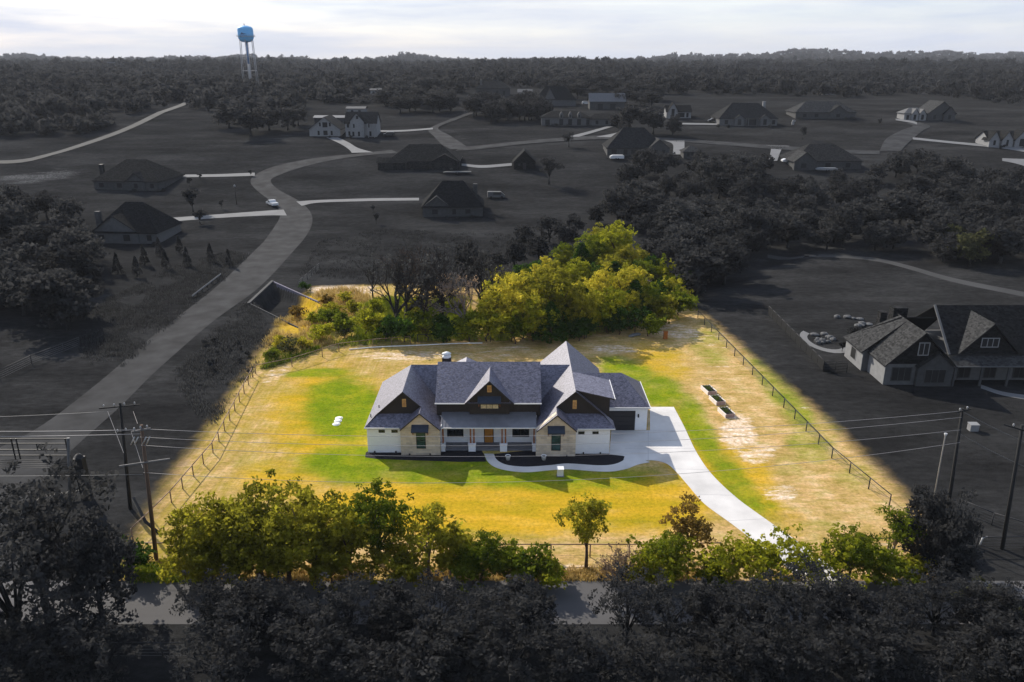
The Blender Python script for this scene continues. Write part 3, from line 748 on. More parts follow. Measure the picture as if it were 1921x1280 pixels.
# ------------------------------------------------------------------ small things in the yard
b = thing('utility_box', 'white metal utility box on the lawn beside the curving walk', 'utility box', (5.38, 79.15, 0))
MB().box(5.05, 5.72, 78.9, 79.45, .08, .95).build('cabinet', 'box_white', b)
MB().slab([(5.0, 78.83, .96), (5.77, 78.83, .96), (5.77, 79.52, 1.02), (5.0, 79.52, 1.02)], .05).build('lid', 'box_white', b)
MB().box(4.98, 5.8, 78.85, 79.5, -.05, .08).build('plinth', 'old_concrete', b)
for i, (q, lab) in enumerate((((953, 863), 'white plant pot in the dark mulch nearest the porch walk'), ((1020, 863), 'white plant pot in the dark mulch before the right stone gable'))):
    x, y, z = at(*q, 0)
    p = thing('plant_pot', lab, 'plant pot', (x, y, .02), 0, 'white pots in the mulch bed')
    MB().lathe([(0, 0), (.2, 0), (.3, .5), (.33, .55), (.28, .55), (.25, .46), (0, .46)], (x, y, .02), 14).build('pot', 'box_white', p)
    MB().lathe([(0, .47), (.24, .48)], (x, y, .02), 10).build('soil', 'mulch', p)
for i, (q, lab) in enumerate((((636, 785), 'pale septic tank lid farther from the camera on the left lawn'), ((631, 796), 'pale septic tank lid nearer the camera on the left lawn'), ((634, 790), 'pale septic tank lid between the two others on the left lawn'))):
    x, y, z = at(*q, 0)
    tag(MB().lathe([(0, .1), (.3, .1), (.36, .07), (.36, -.05), (.5, -.05), (.5, .02), (.4, .02)], (x, y, .02), 16).lathe([(0, .14), (.06, .13), (.06, .1)], (x, y, .02), 8).build('septic_lid', 'box_white'), lab, 'septic lid', 'septic lids on the lawn')
for i, ((a, b_), lab) in enumerate((((1331, 733), 'white sided raised garden bed farthest from the camera, full of green plants'), ((1347, 752), 'white sided raised garden bed in the middle of the three'), ((1363, 775), 'white sided raised garden bed nearest the camera'))[i] for i in range(3)) if 0 else enumerate(()):
    pass
bedc = [((1329, 735), 'raised garden bed of pale boards, farthest up the row from the camera'), ((1345, 754), 'raised garden bed of pale boards between the two others'), ((1362, 777), 'raised garden bed of pale boards nearest the camera, dark gap at its end')]
proto = None
for q, lab in bedc:
    x, y, z = at(*q, 0)
    if proto is None:
        proto = thing('raised_bed', lab, 'garden bed', (0, 0, 0), 0, 'raised garden beds on the dry lawn', local=True)
        w, d, h = .68, 1.15, .5
        m = MB(); m.box(-w, -w + .07, -d, d, 0, h); m.box(w - .07, w, -d, d, 0, h); m.box(-w + .07, w - .07, d - .07, d, 0, h)
        m.box(-w - .02, -w + .12, -d - .02, d + .02, h, h + .04); m.box(w - .12, w + .02, -d - .02, d + .02, h, h + .04)
        m.build('board', 'planter_wood', proto)
        MB().box(-w + .07, w - .07, -d, -d + .07, 0, h).build('end_board', 'planter_end', proto)
        MB().box(-w + .07, w - .07, -d + .07, d - .07, .02, h - .08).build('soil', 'mulch', proto)
        m = MB()
        for k in range(90):
            px, py = random.uniform(-w + .15, w - .15), random.uniform(-d + .15, d * .95); a = random.uniform(0, 6.3); hh = random.uniform(.1, .35)
            m.face([(px, py, .4), (px + .1 * math.cos(a), py + .1 * math.sin(a), .4 + hh), (px + .04, py + .05, .42 + hh)])
        m.build('plants', 'leaf_green', proto); o = proto
    else:
        o = copy_tree(proto)
    o.location = (x, y, 0); o.rotation_euler.z = R(12); o['label'] = lab
x, y, z = at(1248, 636, 0)
o = thing('utility_cabinet', 'rusty brown cabinet standing by the back fence', 'cabinet', (x, y, 0))
MB().box(x - .32, x + .32, y - .25, y + .25, .05, 1.25).build('cabinet', 'rust', o); MB().slab([(x - .38, y - .3, 1.27), (x + .38, y - .3, 1.27), (x + .38, y + .3, 1.33), (x - .38, y + .3, 1.33)], .05).build('lid', 'rust', o)

hp = [at(*q, 0) for q in ((655, 657), (700, 653), (740, 651), (790, 649), (850, 646), (905, 645))]
tag(MB().tube([(p[0], p[1], .12) for p in [tuple(c) for c in catmull([q[:2] + (0,) for q in hp], 6)]], .09, 7).build('drain_pipe', 'box_white'), 'long pale drain pipe lying along the foot of the back fence', 'pipe')
# ------------------------------------------------------------------ fences
def fence(pts, label, mat, group=None, h=1.4, step=3.0, wires=4, name='pipe_fence', wmat='wire_grey', wr=.012):
    """posts, a pipe rail on top and thin wires below"""
    P = [Vector((p[0], p[1], 0)) for p in pts]
    o = thing(name, label, 'fence', (P[0].x, P[0].y, float(terrain(P[0].x, P[0].y))), 0, group)
    rail, wm = MB(), MB(); prev = None
    for a, b in zip(P[:-1], P[1:]):
        n = max(1, round((b - a).length / step))
        for k in range(n + (1 if b is P[-1] else 0)):
            p = a + (b - a) * k / n; z = float(terrain(p.x, p.y))
            MB().tube([(p.x, p.y, z - .2), (p.x, p.y, z + h)], .065, 7).build('post', mat, o)
            if prev:
                rail.tube([prev + Vector((0, 0, h - .03)), (p.x, p.y, z + h - .03)], .055, 6)
                for w in range(wires): wm.tube([prev + Vector((0, 0, .15 + w * (h - .2) / wires)), (p.x, p.y, z + .15 + w * (h - .2) / wires)], wr, 3)
            prev = Vector((p.x, p.y, z))
    rail.build('top_rail', mat, o); wm.build('wire', wmat, o)
    return o
g2 = lambda *q: [at(a, b)[:2] for a, b in q]
fence(g2((250, 1015), (322, 943), (400, 850), (474, 708)), 'brown pipe rail fence running up the left side of the dry lawn', 'fence_brown', wires=1)
fence(g2((480, 702), (548, 688), (605, 670), (636, 660), (700, 652), (770, 646)), 'brown pipe fence turning behind the lawn below the creek brush', 'fence_brown', step=4)
fence(g2((784, 645), (880, 643), (1000, 640), (1100, 634), (1180, 618), (1225, 603), (1300, 580)), 'dark wire fence along the foot of the back trees', 'fence_dark', step=4, h=1.6)
fence(g2((1309, 597), (1470, 765), (1560, 860), (1668, 950)), 'dark wire fence running down the right side of the dry lawn', 'fence_dark', step=4.0, wires=5)
fence(g2((258, 1042), (480, 1043), (700, 1044), (960, 1045), (1180, 1045), (1350, 1042)), 'thin brown pipe fence behind the roadside trees', 'fence_brown', step=4, wires=1)
fence(g2((1590, 1034), (1740, 1032), (1921, 1030)), 'dark pipe fence right of the drive mouth', 'fence_dark', step=4)
fence(g2((1441, 591), (1544, 697)), 'black iron fence panel slanting across the neighbouring yard', 'grey_dark', step=2.5, wires=16, wr=.055, h=1.7, wmat='grey_dark')
fence(g2((1544, 697), (1588, 699)), 'short black iron fence return beside the neighbouring house', 'grey_dark', step=2.2, wires=6, wr=.05, h=1.7, wmat='grey_dark')
fence(g2((0, 712), (60, 683), (120, 660), (150, 648)), 'grey wire fence in the field at the far left', 'fence_dark', step=4.5)
fence(g2((560, 540), (600, 505)), 'grey pipe rail at the road edge above the culvert', 'fence_dark', step=3)
fence(g2((1800, 960), (1860, 985), (1940, 1010)), 'grey wire fence crossing the right neighbour lawn', 'fence_dark', step=4)

# ------------------------------------------------------------------ culvert with its wing walls, guard rail across the road
o = thing('culvert', 'concrete culvert with splayed wing walls under the gravel road', 'culvert', (CA[0], CA[1], 0))
m = MB(); ax, ay = CA[0] - .35, CA[1]; bx, by = CB[0] - .35, CB[1]
m.box(ax - .35, ax, ay - .2, ay + 2.2, -2.9, .28); m.box(ax - .35, ax, by - 2.2, by + .2, -2.9, .28); m.box(ax - .35, ax, ay + 2.2, by - 2.2, -.55, .28)
for k in (1, 2): yy = ay + 2.2 + (by - ay - 4.4) * k / 3; m.box(ax - .35, ax, yy - .2, yy + .2, -2.9, -.55)
m.build('headwall', M('dark_concrete', (.04, .04, .042), .9, .3, 1.5), o)  # headwall concrete set darker than its wing walls
m = MB(); m.box(ax - 4.5, ax - .36, ay + 1.9, by - 1.9, -3, -.6); m.build('tunnel_shade', 'grey_dark', o)  # solid near-black block stands in for the shade inside the openings
for (p, q, mt) in ((CB, CC, 'old_concrete'), (CA, CD, 'grey_wall')):
    m = MB(); p3, q3 = Vector((p[0] - .4, p[1], 0)), Vector((q[0], q[1], 0)); d = (q3 - p3).normalized(); nn = Vector((-d.y, d.x, 0)) * (.15 if p is CB else .09)
    zt0, zt1 = .28, .06
    a, b, c, e = p3 - nn, q3 - nn, q3 + nn, p3 + nn
    B0, B1 = -2.9, -1.5
    m.face([a + Vector((0, 0, zt0)), b + Vector((0, 0, zt1)), c + Vector((0, 0, zt1)), e + Vector((0, 0, zt0))])
    m.face([a + Vector((0, 0, B0)), b + Vector((0, 0, B1)), b + Vector((0, 0, zt1)), a + Vector((0, 0, zt0))]); m.face([c + Vector((0, 0, B1)), e + Vector((0, 0, B0)), e + Vector((0, 0, zt0)), c + Vector((0, 0, zt1))])
    m.face([b + Vector((0, 0, B1)), c + Vector((0, 0, B1)), c + Vector((0, 0, zt1)), b + Vector((0, 0, zt1))])
    m.build('wing_wall', mt, o, fix=True)
m = MB(); m.box(ax - .5, ax + .05, ay - .25, by + .25, .28, .42); m.build('coping', 'grey_wall', o)
o = thing('guard_rail', 'low pale guard rail on the far side of the gravel road', 'guard rail', at(388, 541))
p, q = Vector(at(415, 520)), Vector(at(361, 562)); m = MB()
m.bar(p + Vector((0, 0, .7)), q + Vector((0, 0, .7)), .06, .3); m.build('rail', 'grey_wall_white', o)
for k in range(7):
    c = p + (q - p) * k / 6
    MB().box(c.x - .08, c.x + .08, c.y - .08, c.y + .08, c.z - .1, c.z + .6).build('post', 'grey_dark', o)

# ------------------------------------------------------------------ utility poles and power lines
def pole(base, top, r, label, mat, arms=(), name='utility_pole'):
    o = thing(name, label, 'utility pole', base)
    b, t = Vector(base), Vector(top)
    MB().tube([b - Vector((0, 0, .3)), b + (t - b) * .5, t], [r, r * .85, r * .65], 9).build('pole', mat, o)
    for f, w, sl, dirv, ins in arms:
        c = b + (t - b) * f; d = Vector(dirv).normalized() * w / 2; d.z = sl
        a = MB().bar(c - d + Vector((0, -.16, 0)), c + d + Vector((0, -.16, 0)), .1, .12).build('crossarm', 'pole_dark' if mat == 'pole_dark' else 'crossarm_grey', o)
        for k in range(ins):
            u = -1 + 2 * (k + .5) / ins
            e = c + d * u + Vector((0, -.16, .06))
            MB().lathe([(0, 0), (.04, 0), (.05, .1), (.09, .14), (.05, .18), (.09, .22), (.04, .3), (0, .3)], tuple(e), 8).build('insulator', 'insulator', a)
    return o, b, t
L1, L1b, L1t = pole((-33.1, 63.34, 0), (-32.35, 63.34, 13.8), .2, 'tall brown wooden power pole standing at the left front corner of the lawn', 'pole_wood', ((.97, 1.6, .1, (1, .2, 0), 3), (.74, 4.4, .25, (1, .1, 0), 0)))
m = MB()
for k in range(4):
    x = -33.2 + k * .33 + (.35 if k > 1 else 0)
    m.tube([(x - .25, 63.1, 12.0), (x + .35, 62.8, 12.9)], .05, 6)
m.build('cutout_fuse', 'insulator', L1)
L0, L0b, L0t = pole((-39.5, 72.2, 0), (-38.6, 72.2, 12.0), .2, 'dark wooden power pole with a long top crossarm behind the roadside pole', 'pole_dark', ((.97, 3.9, .12, (1, .1, 0), 4), (.74, 1.6, .1, (1, .1, 0), 2)))
x0, y0, _ = at(303, 1003, 0)
MB().tube([aty(250, 935, 71), (-36.2, 68.5, .8), (x0, y0, -.1)], [.17, .16, .16], 8).build('brace', 'pole_dark', L0)
m = MB()
for a, b in (((202, 772), (232, 850)), ((246, 810), (268, 878)), ((250, 772), (258, 795))):
    m.tube([aty(*a, 72), aty(*b, 66)], .018, 4)
m.build('guy_wire', 'wire', L0)
R1, R1b, R1t = pole((42.5, 67.77, 0), (41.76, 67.77, 13.4), .19, 'dark wooden power pole with a small pipe beside it on the right lawn', 'pole_dark', ((.985, 1.5, .1, (1, .2, 0), 2),))
MB().tube([(40.6, 67.4, 0), (40.45, 67.4, 10.7), (40.45, 67.4, 11)], [.06, .06, .16], 7).build('conduit', 'galv', R1)
R2, R2b, R2t = pole((46.6, 65.05, 0), (45.75, 65.05, 13.0), .2, 'dark wooden power pole at the right edge with a pale crossarm', 'pole_dark', ((.965, 3.2, -.35, (1, -.3, 0), 2),))
def wire(pts_or_ends, sag, label, r=.018, mat='wire', n=24):
    a, b = Vector(pts_or_ends[0]), Vector(pts_or_ends[1]); P = []
    for i in range(n + 1):
        t = i / n; p = a + (b - a) * t; p.z -= 4 * sag * t * (1 - t); P.append(p)
    return tag(MB().tube(P, r, 5).build('power_line', mat), label, 'power line', 'power lines along the street')
wire(((-32.4, 63.2, 13.5), (41.7, 67.6, 13.2)), 1.55, 'topmost pale power line crossing in front of the house')
wire(((-32.6, 63.2, 12.7), (41.7, 67.5, 12.6)), 1.75, 'second pale power line just under the topmost, crossing the house front')
wire(((-32.6, 63.2, 11.9), (41.8, 67.5, 11.3)), 1.85, 'third pale power line crossing over the mulch bed')
wire(((-32.8, 63.2, 9.2), (42.0, 67.5, 10.0)), 2.4, 'lowest thin power line crossing the front lawn', .018)
wire(((-32.4, 63.2, 13.4), (-105, 67, 14.6)), 1.2, 'upper grey power line leaving the roadside pole to the left', .025)
wire(((-32.4, 63.0, 13.1), (-105, 66, 14.1)), 1.2, 'grey power line just under the upper one, leaving to the left', .025)
wire(((-32.9, 63.2, 9.0), (-105, 66, 9.8)), 1.0, 'low grey power line passing behind the ranch gate posts', .022, 'wire_grey')
wire(((41.8, 67.6, 13.1), (62, 55, 11.5)), 2.0, 'slack grey line drooping right from the top of the pipe side pole', .025, 'wire_grey')
wire(((42.0, 67.6, 10.8), (62, 55, 9.0)), 2.0, 'slack grey line drooping right from low on the pipe side pole', .025, 'wire_grey')
wire(((-39, 72, 11.2), (-105, 74, 11)), 1.3, 'grey line from the dark braced pole to the left', .02, 'wire_grey')

# ------------------------------------------------------------------ ranch gate
o = thing('ranch_gate', 'black iron ranch entrance gate with lettered panels and a tall round post', 'gate', (-46.4, 73.3, 0))
gy_ = 73.3
MB().tube([(-46.3, gy_, -.1), (-45.1, gy_, 7.6)], [.16, .15], 10).build('gate_post', 'galv' if 0 else M('post_grey', (.085, .085, .085), .6, .15), o)
MB().box(-45.4, -44.5, gy_ + .5, gy_ + 1.3, -.1, 4.9).lathe([(.62, 4.9), (.3, 5.25), (0, 5.4)], (-44.95, gy_ + .9, 0), 4).build('pillar', 'grey_dark', o)
MB().box(-57.6, -56.4, gy_ + .4, gy_ + 1.4, -.1, 6.0).build('pillar', 'grey_dark', o)
m = MB()
for z in (7.5, 6.95, 6.25, 5.6): m.bar((-57, gy_, z), (-45.2, gy_, z), .07, .11)
for x in (-45.4, -50.9, -50.4, -56.6): m.bar((x, gy_ - .05, 5.2), (x, gy_ - .05, 7.55), .1, .1)
m.build('arch_frame', 'grey_dark', o)
m = MB()
for k in range(5):
    for s in (0, 1):
        za, zb = 5.1 - k * .22, 4.75 - k * .2
        x0, x1, x2 = (-56.2, -53.4, -50.7) if s == 0 else (-50.5, -48, -45.6)
        P = [(x0, gy_, za if s else zb), (x1, gy_, (za + zb) / 2 + .1), (x2, gy_, zb if s else za)]
        m.tube(P, .035, 5)
m.build('gate_leaf', 'grey_dark', o)
def letters(txt, x, y, z, size, parent, mat, flip=False):
    cu = bpy.data.curves.new('lettering', 'FONT'); cu.body = txt; cu.size = size; cu.extrude = .03; cu.align_x = 'CENTER'
    t = bpy.data.objects.new('tmp', cu); C.objects.link(t)
    bpy.context.view_layer.update()
    me = bpy.data.meshes.new_from_object(t.evaluated_get(bpy.context.evaluated_depsgraph_get()))
    bpy.data.objects.remove(t)
    me.transform(Matrix.Translation(Vector((x, y, z)) - ORG[parent.name]) @ Matrix.Rotation(R(90), 4, 'X') @ Matrix.Diagonal((-1 if flip else 1, 1, 1, 1)))
    me.materials.clear(); me.materials.append(MATS[mat])
    ob = bpy.data.objects.new('lettering', me); C.objects.link(ob); ob.parent = parent; ORG[ob.name] = ORG[parent.name]
    return ob
letters('K2', -48, gy_ - .04, 6.3, .95, o, 'grey_dark'); letters('K2', -53.6, gy_ - .04, 6.3, .95, o, 'grey_dark', True)
cg = thing('cattle_guard', 'dark slatted panel lying beside the ranch gate post', 'panel', (-48.6, 72, 0))
m = MB()
for k in range(12):
    a = Vector(aty(96 + k * 3.2, 922 - k * 2.2, 71)); m.bar(Vector((-50.2 + k * .28, 70.6 + k * .1, .25)), Vector((-49.2 + k * .28, 73.6 + k * .1, .9)), .06, .06)
m.build('slat', 'track_grey', cg); MB().slab([(-50.4, 70.5, .2), (-46.9, 71.7, .2), (-45.9, 74.7, .8), (-49.4, 73.6, .8)], .08).build('frame', 'grey_dark', cg)

# ------------------------------------------------------------------ water tower
tx, ty, tz = at(470, 158); u = pxm(470, 158)
o = thing('water_tower', 'blue water tower on slim splayed legs rising above the far woods', 'water tower', (tx, ty, tz))
tcx, zt = tx + .5 * u, tz + 74 * u
MB().lathe([(0, zt - 1 * u), (7 * u, zt - 0 * u), (11.5 * u, zt + 2.2 * u), (13.5 * u, zt + 6 * u), (14 * u, zt + 9 * u), (14 * u, zt + 21.5 * u), (13.2 * u, zt + 24 * u), (11 * u, zt + 25.8 * u), (6 * u, zt + 27.6 * u), (0, zt + 28.5 * u)], (tcx, ty, 0), 32).build('tank', 'tower_blue', o)
MB().lathe([(14 * u, zt + 9 * u), (16.4 * u, zt + 9 * u), (16.4 * u, zt + 9.6 * u), (14 * u, zt + 9.6 * u)], (tcx, ty, 0), 32).build('catwalk', 'tower_leg', o)
m = MB()
for k in range(24):
    a = k * math.pi / 12
    m.tube([(tcx + 16.2 * u * math.cos(a), ty + 16.2 * u * math.sin(a), zt + 9.6 * u), (tcx + 16.2 * u * math.cos(a), ty + 16.2 * u * math.sin(a), zt + 11.6 * u)], .12 * u, 4)
m.lathe([(16.1 * u, zt + 11.4 * u), (16.3 * u, zt + 11.4 * u), (16.3 * u, zt + 11.8 * u)], (tcx, ty, 0), 32)
m.build('railing', 'tower_leg', o)
MB().tube([(tcx - 1 * u, ty, zt + 28 * u), (tcx - 1 * u, ty, zt + 31.5 * u)], .7 * u, 8).build('vent', 'tower_emblem', o)
MB().tube([(tcx, ty, tz - 3), (tcx, ty, tz + 36 * u)], 1.7 * u, 10).build('riser', 'tower_leg', o)
MB().tube([(tcx, ty, tz + 36 * u), (tcx, ty, zt)], 1.6 * u, 10).build('riser', 'tower_leg_blue', o)
for k in range(6):
    a = R(30 + 60 * k + 7); ca, sa = math.cos(a), math.sin(a)
    MB().tube([(tcx + 15 * u * ca, ty + 15 * u * sa, tz - 3), (tcx + 12.3 * u * ca, ty + 12.3 * u * sa, zt + 5 * u)], .62 * u, 7).build('leg', 'tower_leg', o)
m = MB()
for f in (.3, .62):
    r = (15 - 2.7 * f) * u; z = tz + f * 79 * u
    P = [(tcx + r * math.cos(R(37 + 60 * k)), ty + r * math.sin(R(37 + 60 * k)), z) for k in range(6)]
    for k in range(6): m.tube([P[k], P[(k + 1) % 6]], .3 * u, 4)
m.build('brace', 'tower_leg', o)
m = MB()   # the emblem: a dark swept shape with a peak over a pale line, wrapped on the tank
def band(pts, mi):
    P = []
    for a, z in pts:
        r = 14.15 * u
        P.append((tcx + r * math.sin(a), ty - r * math.cos(a), zt + z * u))
    m.face(P, mi)
A0 = -math.atan2(-tcx, ty) * 0 - .05
for a0, a1, h0, h1, b0, b1 in ((-.5, -.3, 12.8, 13.6, 12.8, 12.6), (-.3, -.12, 13.6, 16.6, 12.6, 12.5), (-.12, .02, 16.6, 14.6, 12.5, 12.6), (.02, .25, 14.6, 14.2, 12.6, 13), (.25, .5, 14.2, 13.4, 13, 13.2)):
    band([(A0 + a0, b0), (A0 + a1, b1), (A0 + a1, h1), (A0 + a0, h0)], 0)
for k in range(5): band([(A0 - .5 + k * .2, 10.6), (A0 - .3 + k * .2, 10.6), (A0 - .3 + k * .2, 11.2), (A0 - .5 + k * .2, 11.2)], 0)
m.build('emblem', 'tower_emblem', o)

# ------------------------------------------------------------------ neighbours' houses
def house(px, base, wpx, top, label, kind='hip', wall='grey_wall', roof='grey_roof', hw=3.0, dr=.62, gables=(), chim=None, wins=(), door=None, rz=0, name='house', garage=None, dormers=(), posts=(), pane='grey_dark', cat='house'):
    """house seen front-on: local x right, y back, z up; sizes from the photograph's scale at its foot"""
    X, Y, Z = at(px, base); s = (Y * cp - (Z - CAMH) * sp) / F
    Wd = wpx * s; D = Wd * dr; app = (base - top) * s; dep = math.atan2(CAMH - Z, Y)
    H = max(hw + .8, (app - D / 2 * math.sin(dep)) / math.cos(dep))
    o = thing(name, label, cat, (X, Y, Z), R(rz), local=True)
    w = Wd / 2; ov = .45
    m = MB(); m.box(-w, w, 0, D, -2.5, hw)
    if kind == 'gx':
        for s_ in (-1, 1): m.face([(s_ * w, 0, hw), (s_ * w, D, hw), (s_ * w, D / 2, H - .15)])
    if kind == 'gy': m.wallxz([(-w, hw - .01), (w, hw - .01), (0, H - .2)], 0.0, D)
    for g in gables:
        x0, x1, pr, gh = g[:4]; x0, x1 = -w + x0 * Wd, -w + x1 * Wd; ze = g[4] if len(g) > 4 else hw
        m.wallxz([(x0, -2.5), (x1, -2.5), (x1, ze), ((x0 + x1) / 2, gh - .15), (x0, ze)], -pr, .3)
    m.build('wall', wall, o)
    m = MB(); RMs = [roof, 'grey_dark']
    def S2(*p): m.slab(p, .16, 0, 1)
    pit = (H - hw) / (D / 2); ze = hw - ov * pit * .5
    if kind == 'hip':
        k = min(D / 2 * .9, w * .8)
        a, b = (-w + k, D / 2, H), (w - k, D / 2, H); fl, fr, bl, br = (-w - ov, -ov, ze), (w + ov, -ov, ze), (-w - ov, D + ov, ze), (w + ov, D + ov, ze)
        S2(fl, fr, b, a); S2(fr, br, b); S2(br, bl, a, b); S2(bl, fl, a)
    elif kind == 'gx':
        S2((-w - ov, -ov, ze), (w + ov, -ov, ze), (w + ov, D / 2, H), (-w - ov, D / 2, H)); S2((-w - ov, D / 2, H), (w + ov, D / 2, H), (w + ov, D + ov, ze), (-w - ov, D + ov, ze))
    elif kind == 'gy':
        zz = hw - ov * (H - hw) / w
        S2((-w - ov, -ov, zz), (0, -ov, H), (0, D + ov, H), (-w - ov, D + ov, zz)); S2((0, -ov, H), (w + ov, -ov, zz), (w + ov, D + ov, zz), (0, D + ov, H))
    m.build('roof', RMs, o)
    for g in gables:
        x0, x1, pr, gh = g[:4]; x0, x1 = -w + x0 * Wd, -w + x1 * Wd; xm = (x0 + x1) / 2; zg_ = g[4] if len(g) > 4 else hw
        q = (gh - zg_) / max(.1, (x1 - x0) / 2); m = MB(); e = .35
        yb = D * .45
        m.slab([(x0 - e, -pr - e, zg_ - e * q), (xm, -pr - e, gh), (xm, yb, gh), (x0 - e, yb, zg_ - e * q)], .14, 0, 1)
        m.slab([(xm, -pr - e, gh), (x1 + e, -pr - e, zg_ - e * q), (x1 + e, yb, zg_ - e * q), (xm, yb, gh)], .14, 0, 1)
        m.build('gable_roof', [g[5] if len(g) > 5 else roof, 'grey_dark'], o)
    for xd, wd, hd in dormers:
        x = -w + xd * Wd
        MB().wallxz([(x - wd / 2, hw - .4), (x + wd / 2, hw - .4), (x + wd / 2, hw + hd * .5), (x, hw + hd), (x - wd / 2, hw + hd * .5)], -.62, 1.2).build('dormer', wall, o)
        MB().box(x - wd * .2, x + wd * .2, -.66, -.6, hw - .1, hw + hd * .45).build('window', pane, o)
    for xw, ww, z0, z1, *yy in wins:
        x = -w + xw * Wd; y = yy[0] if yy else 0
        f = MB().box(x - ww / 2 - .12, x + ww / 2 + .12, y - .07, y - .01, z0 - .12, z1 + .12).build('window', wall, o)
        MB().box(x - ww / 2, x + ww / 2, y - .1, y - .06, z0, z1).build('pane', pane, f)
    for xp, yp in posts:
        x = -w + xp * Wd; MB().box(x - .15, x + .15, yp - .15, yp + .15, -.5, hw - .2).build('porch_post', wall, o)
    if door: x = -w + door * Wd; MB().box(x - .55, x + .55, -.06, .02, 0, 2.2).build('door', pane, o)
    if chim: x = -w + chim[0] * Wd; c = MB().box(x - .6, x + .6, chim[1] * D, chim[1] * D + 1.1, 0, H + chim[2]).build('chimney', chim[3] if len(chim) > 3 else 'grey_dark', o)
    if garage: x = -w + garage * Wd; MB().box(x - 1.4, x + 1.4, -.06, .02, 0, 2.3).build('garage_door', pane, o)
    return o
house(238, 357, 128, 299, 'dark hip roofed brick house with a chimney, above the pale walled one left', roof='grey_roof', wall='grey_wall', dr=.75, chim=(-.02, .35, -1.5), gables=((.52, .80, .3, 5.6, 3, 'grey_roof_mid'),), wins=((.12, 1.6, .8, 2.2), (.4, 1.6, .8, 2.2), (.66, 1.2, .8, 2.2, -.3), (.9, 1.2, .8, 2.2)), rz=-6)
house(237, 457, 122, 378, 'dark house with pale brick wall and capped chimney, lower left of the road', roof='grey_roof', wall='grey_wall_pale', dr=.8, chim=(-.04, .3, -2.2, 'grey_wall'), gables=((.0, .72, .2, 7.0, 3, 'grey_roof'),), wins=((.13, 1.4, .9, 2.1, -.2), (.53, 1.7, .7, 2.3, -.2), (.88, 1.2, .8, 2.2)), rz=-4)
house(610, 256, 58, 218, 'white cottage with a steep front gable left of the white two storey farmhouse', 'gy', wall='grey_wall_white', roof='grey_roof_mid', hw=3, dr=1.1, wins=((.3, .8, .5, 2.2), (.52, 1.7, .5, 2.3), (.72, .8, .5, 2.2), (.36, .7, 4, 5.5), (.52, 2, 3.6, 5.6), (.68, .7, 4, 5.5)))
house(678, 257, 58, 211, 'white two storey farmhouse with a front gable and long porch by a pale drive', 'gx', wall='grey_wall_white', roof='grey_roof_mid', hw=5.6, dr=.8, gables=((.18, .62, 1.4, 9.5, 6.4),), wins=((.09, .8, 3.7, 5.2), (.3, .6, 3.7, 5.2, -1.4), (.75, .8, 3.7, 5.2), (.42, .9, 7.2, 8.4, -1.4), (.12, .8, .4, 2.2), (.27, .8, .4, 2.2, -1.4), (.45, .8, .4, 2.2, -1.4), (.8, .8, .4, 2.2)), posts=((.6, -1.6), (.75, -1.6), (.95, -1.6)))
house(795, 318, 132, 271, 'big black roofed house with a low wing beside the road junction', wall='grey_roof_mid', roof='grey_roof', dr=.6, gables=((.62, .98, .5, 5.2, 3, 'grey_roof'),), wins=((.7, 1.4, .7, 2.2, -.5), (.88, 1.2, .7, 2.2, -.5)), garage=.2)
house(735, 319, 52, 296, 'low black garage wing left of the big black roofed house', 'gx', wall='grey_roof_mid', roof='grey_roof', dr=.5, name='garage', cat='garage', garage=.4, hw=2.6)
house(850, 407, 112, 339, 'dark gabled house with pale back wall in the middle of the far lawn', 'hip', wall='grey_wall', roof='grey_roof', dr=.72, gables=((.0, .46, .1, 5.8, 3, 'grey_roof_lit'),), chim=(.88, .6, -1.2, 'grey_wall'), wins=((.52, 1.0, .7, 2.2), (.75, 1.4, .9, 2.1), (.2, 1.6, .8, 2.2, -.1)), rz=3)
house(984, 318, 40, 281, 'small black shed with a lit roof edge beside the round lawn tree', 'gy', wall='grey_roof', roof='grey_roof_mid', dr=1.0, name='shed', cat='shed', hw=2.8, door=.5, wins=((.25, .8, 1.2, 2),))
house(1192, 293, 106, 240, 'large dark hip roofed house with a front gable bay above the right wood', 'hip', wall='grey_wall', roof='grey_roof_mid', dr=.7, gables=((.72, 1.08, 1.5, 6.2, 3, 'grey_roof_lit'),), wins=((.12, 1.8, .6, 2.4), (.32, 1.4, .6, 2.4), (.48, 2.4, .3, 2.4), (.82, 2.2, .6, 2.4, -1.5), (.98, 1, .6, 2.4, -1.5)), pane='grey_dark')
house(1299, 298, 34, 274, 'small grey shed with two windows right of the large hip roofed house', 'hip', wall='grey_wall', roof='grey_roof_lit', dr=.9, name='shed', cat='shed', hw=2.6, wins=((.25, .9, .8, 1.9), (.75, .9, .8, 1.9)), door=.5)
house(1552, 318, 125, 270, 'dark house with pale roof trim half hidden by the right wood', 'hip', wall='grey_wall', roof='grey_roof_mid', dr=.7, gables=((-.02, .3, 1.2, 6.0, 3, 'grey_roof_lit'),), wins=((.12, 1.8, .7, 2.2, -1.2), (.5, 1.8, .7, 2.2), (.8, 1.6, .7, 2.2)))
house(1403, 236, 108, 194, 'pale stone house with arched bays and a long hip roof on the ridge lawn', 'hip', wall='grey_wall_pale', roof='grey_roof_mid', dr=.6, hw=3.3, gables=((.26, .42, .8, 4.7, 3.3, 'grey_roof_mid'), (.70, .86, .8, 4.7, 3.3, 'grey_roof_mid')), wins=((.12, 1.5, .6, 2.4), (.34, 1.5, .4, 2.8, -.8), (.56, 4.4, .2, 2.7), (.78, 1.5, .4, 2.8, -.8), (.94, 1.3, .6, 2.4)), posts=((.46, -.6), (.5, -.6), (.64, -.6), (.68, -.6)), chim=(.84, .5, .6, 'grey_wall_white'))
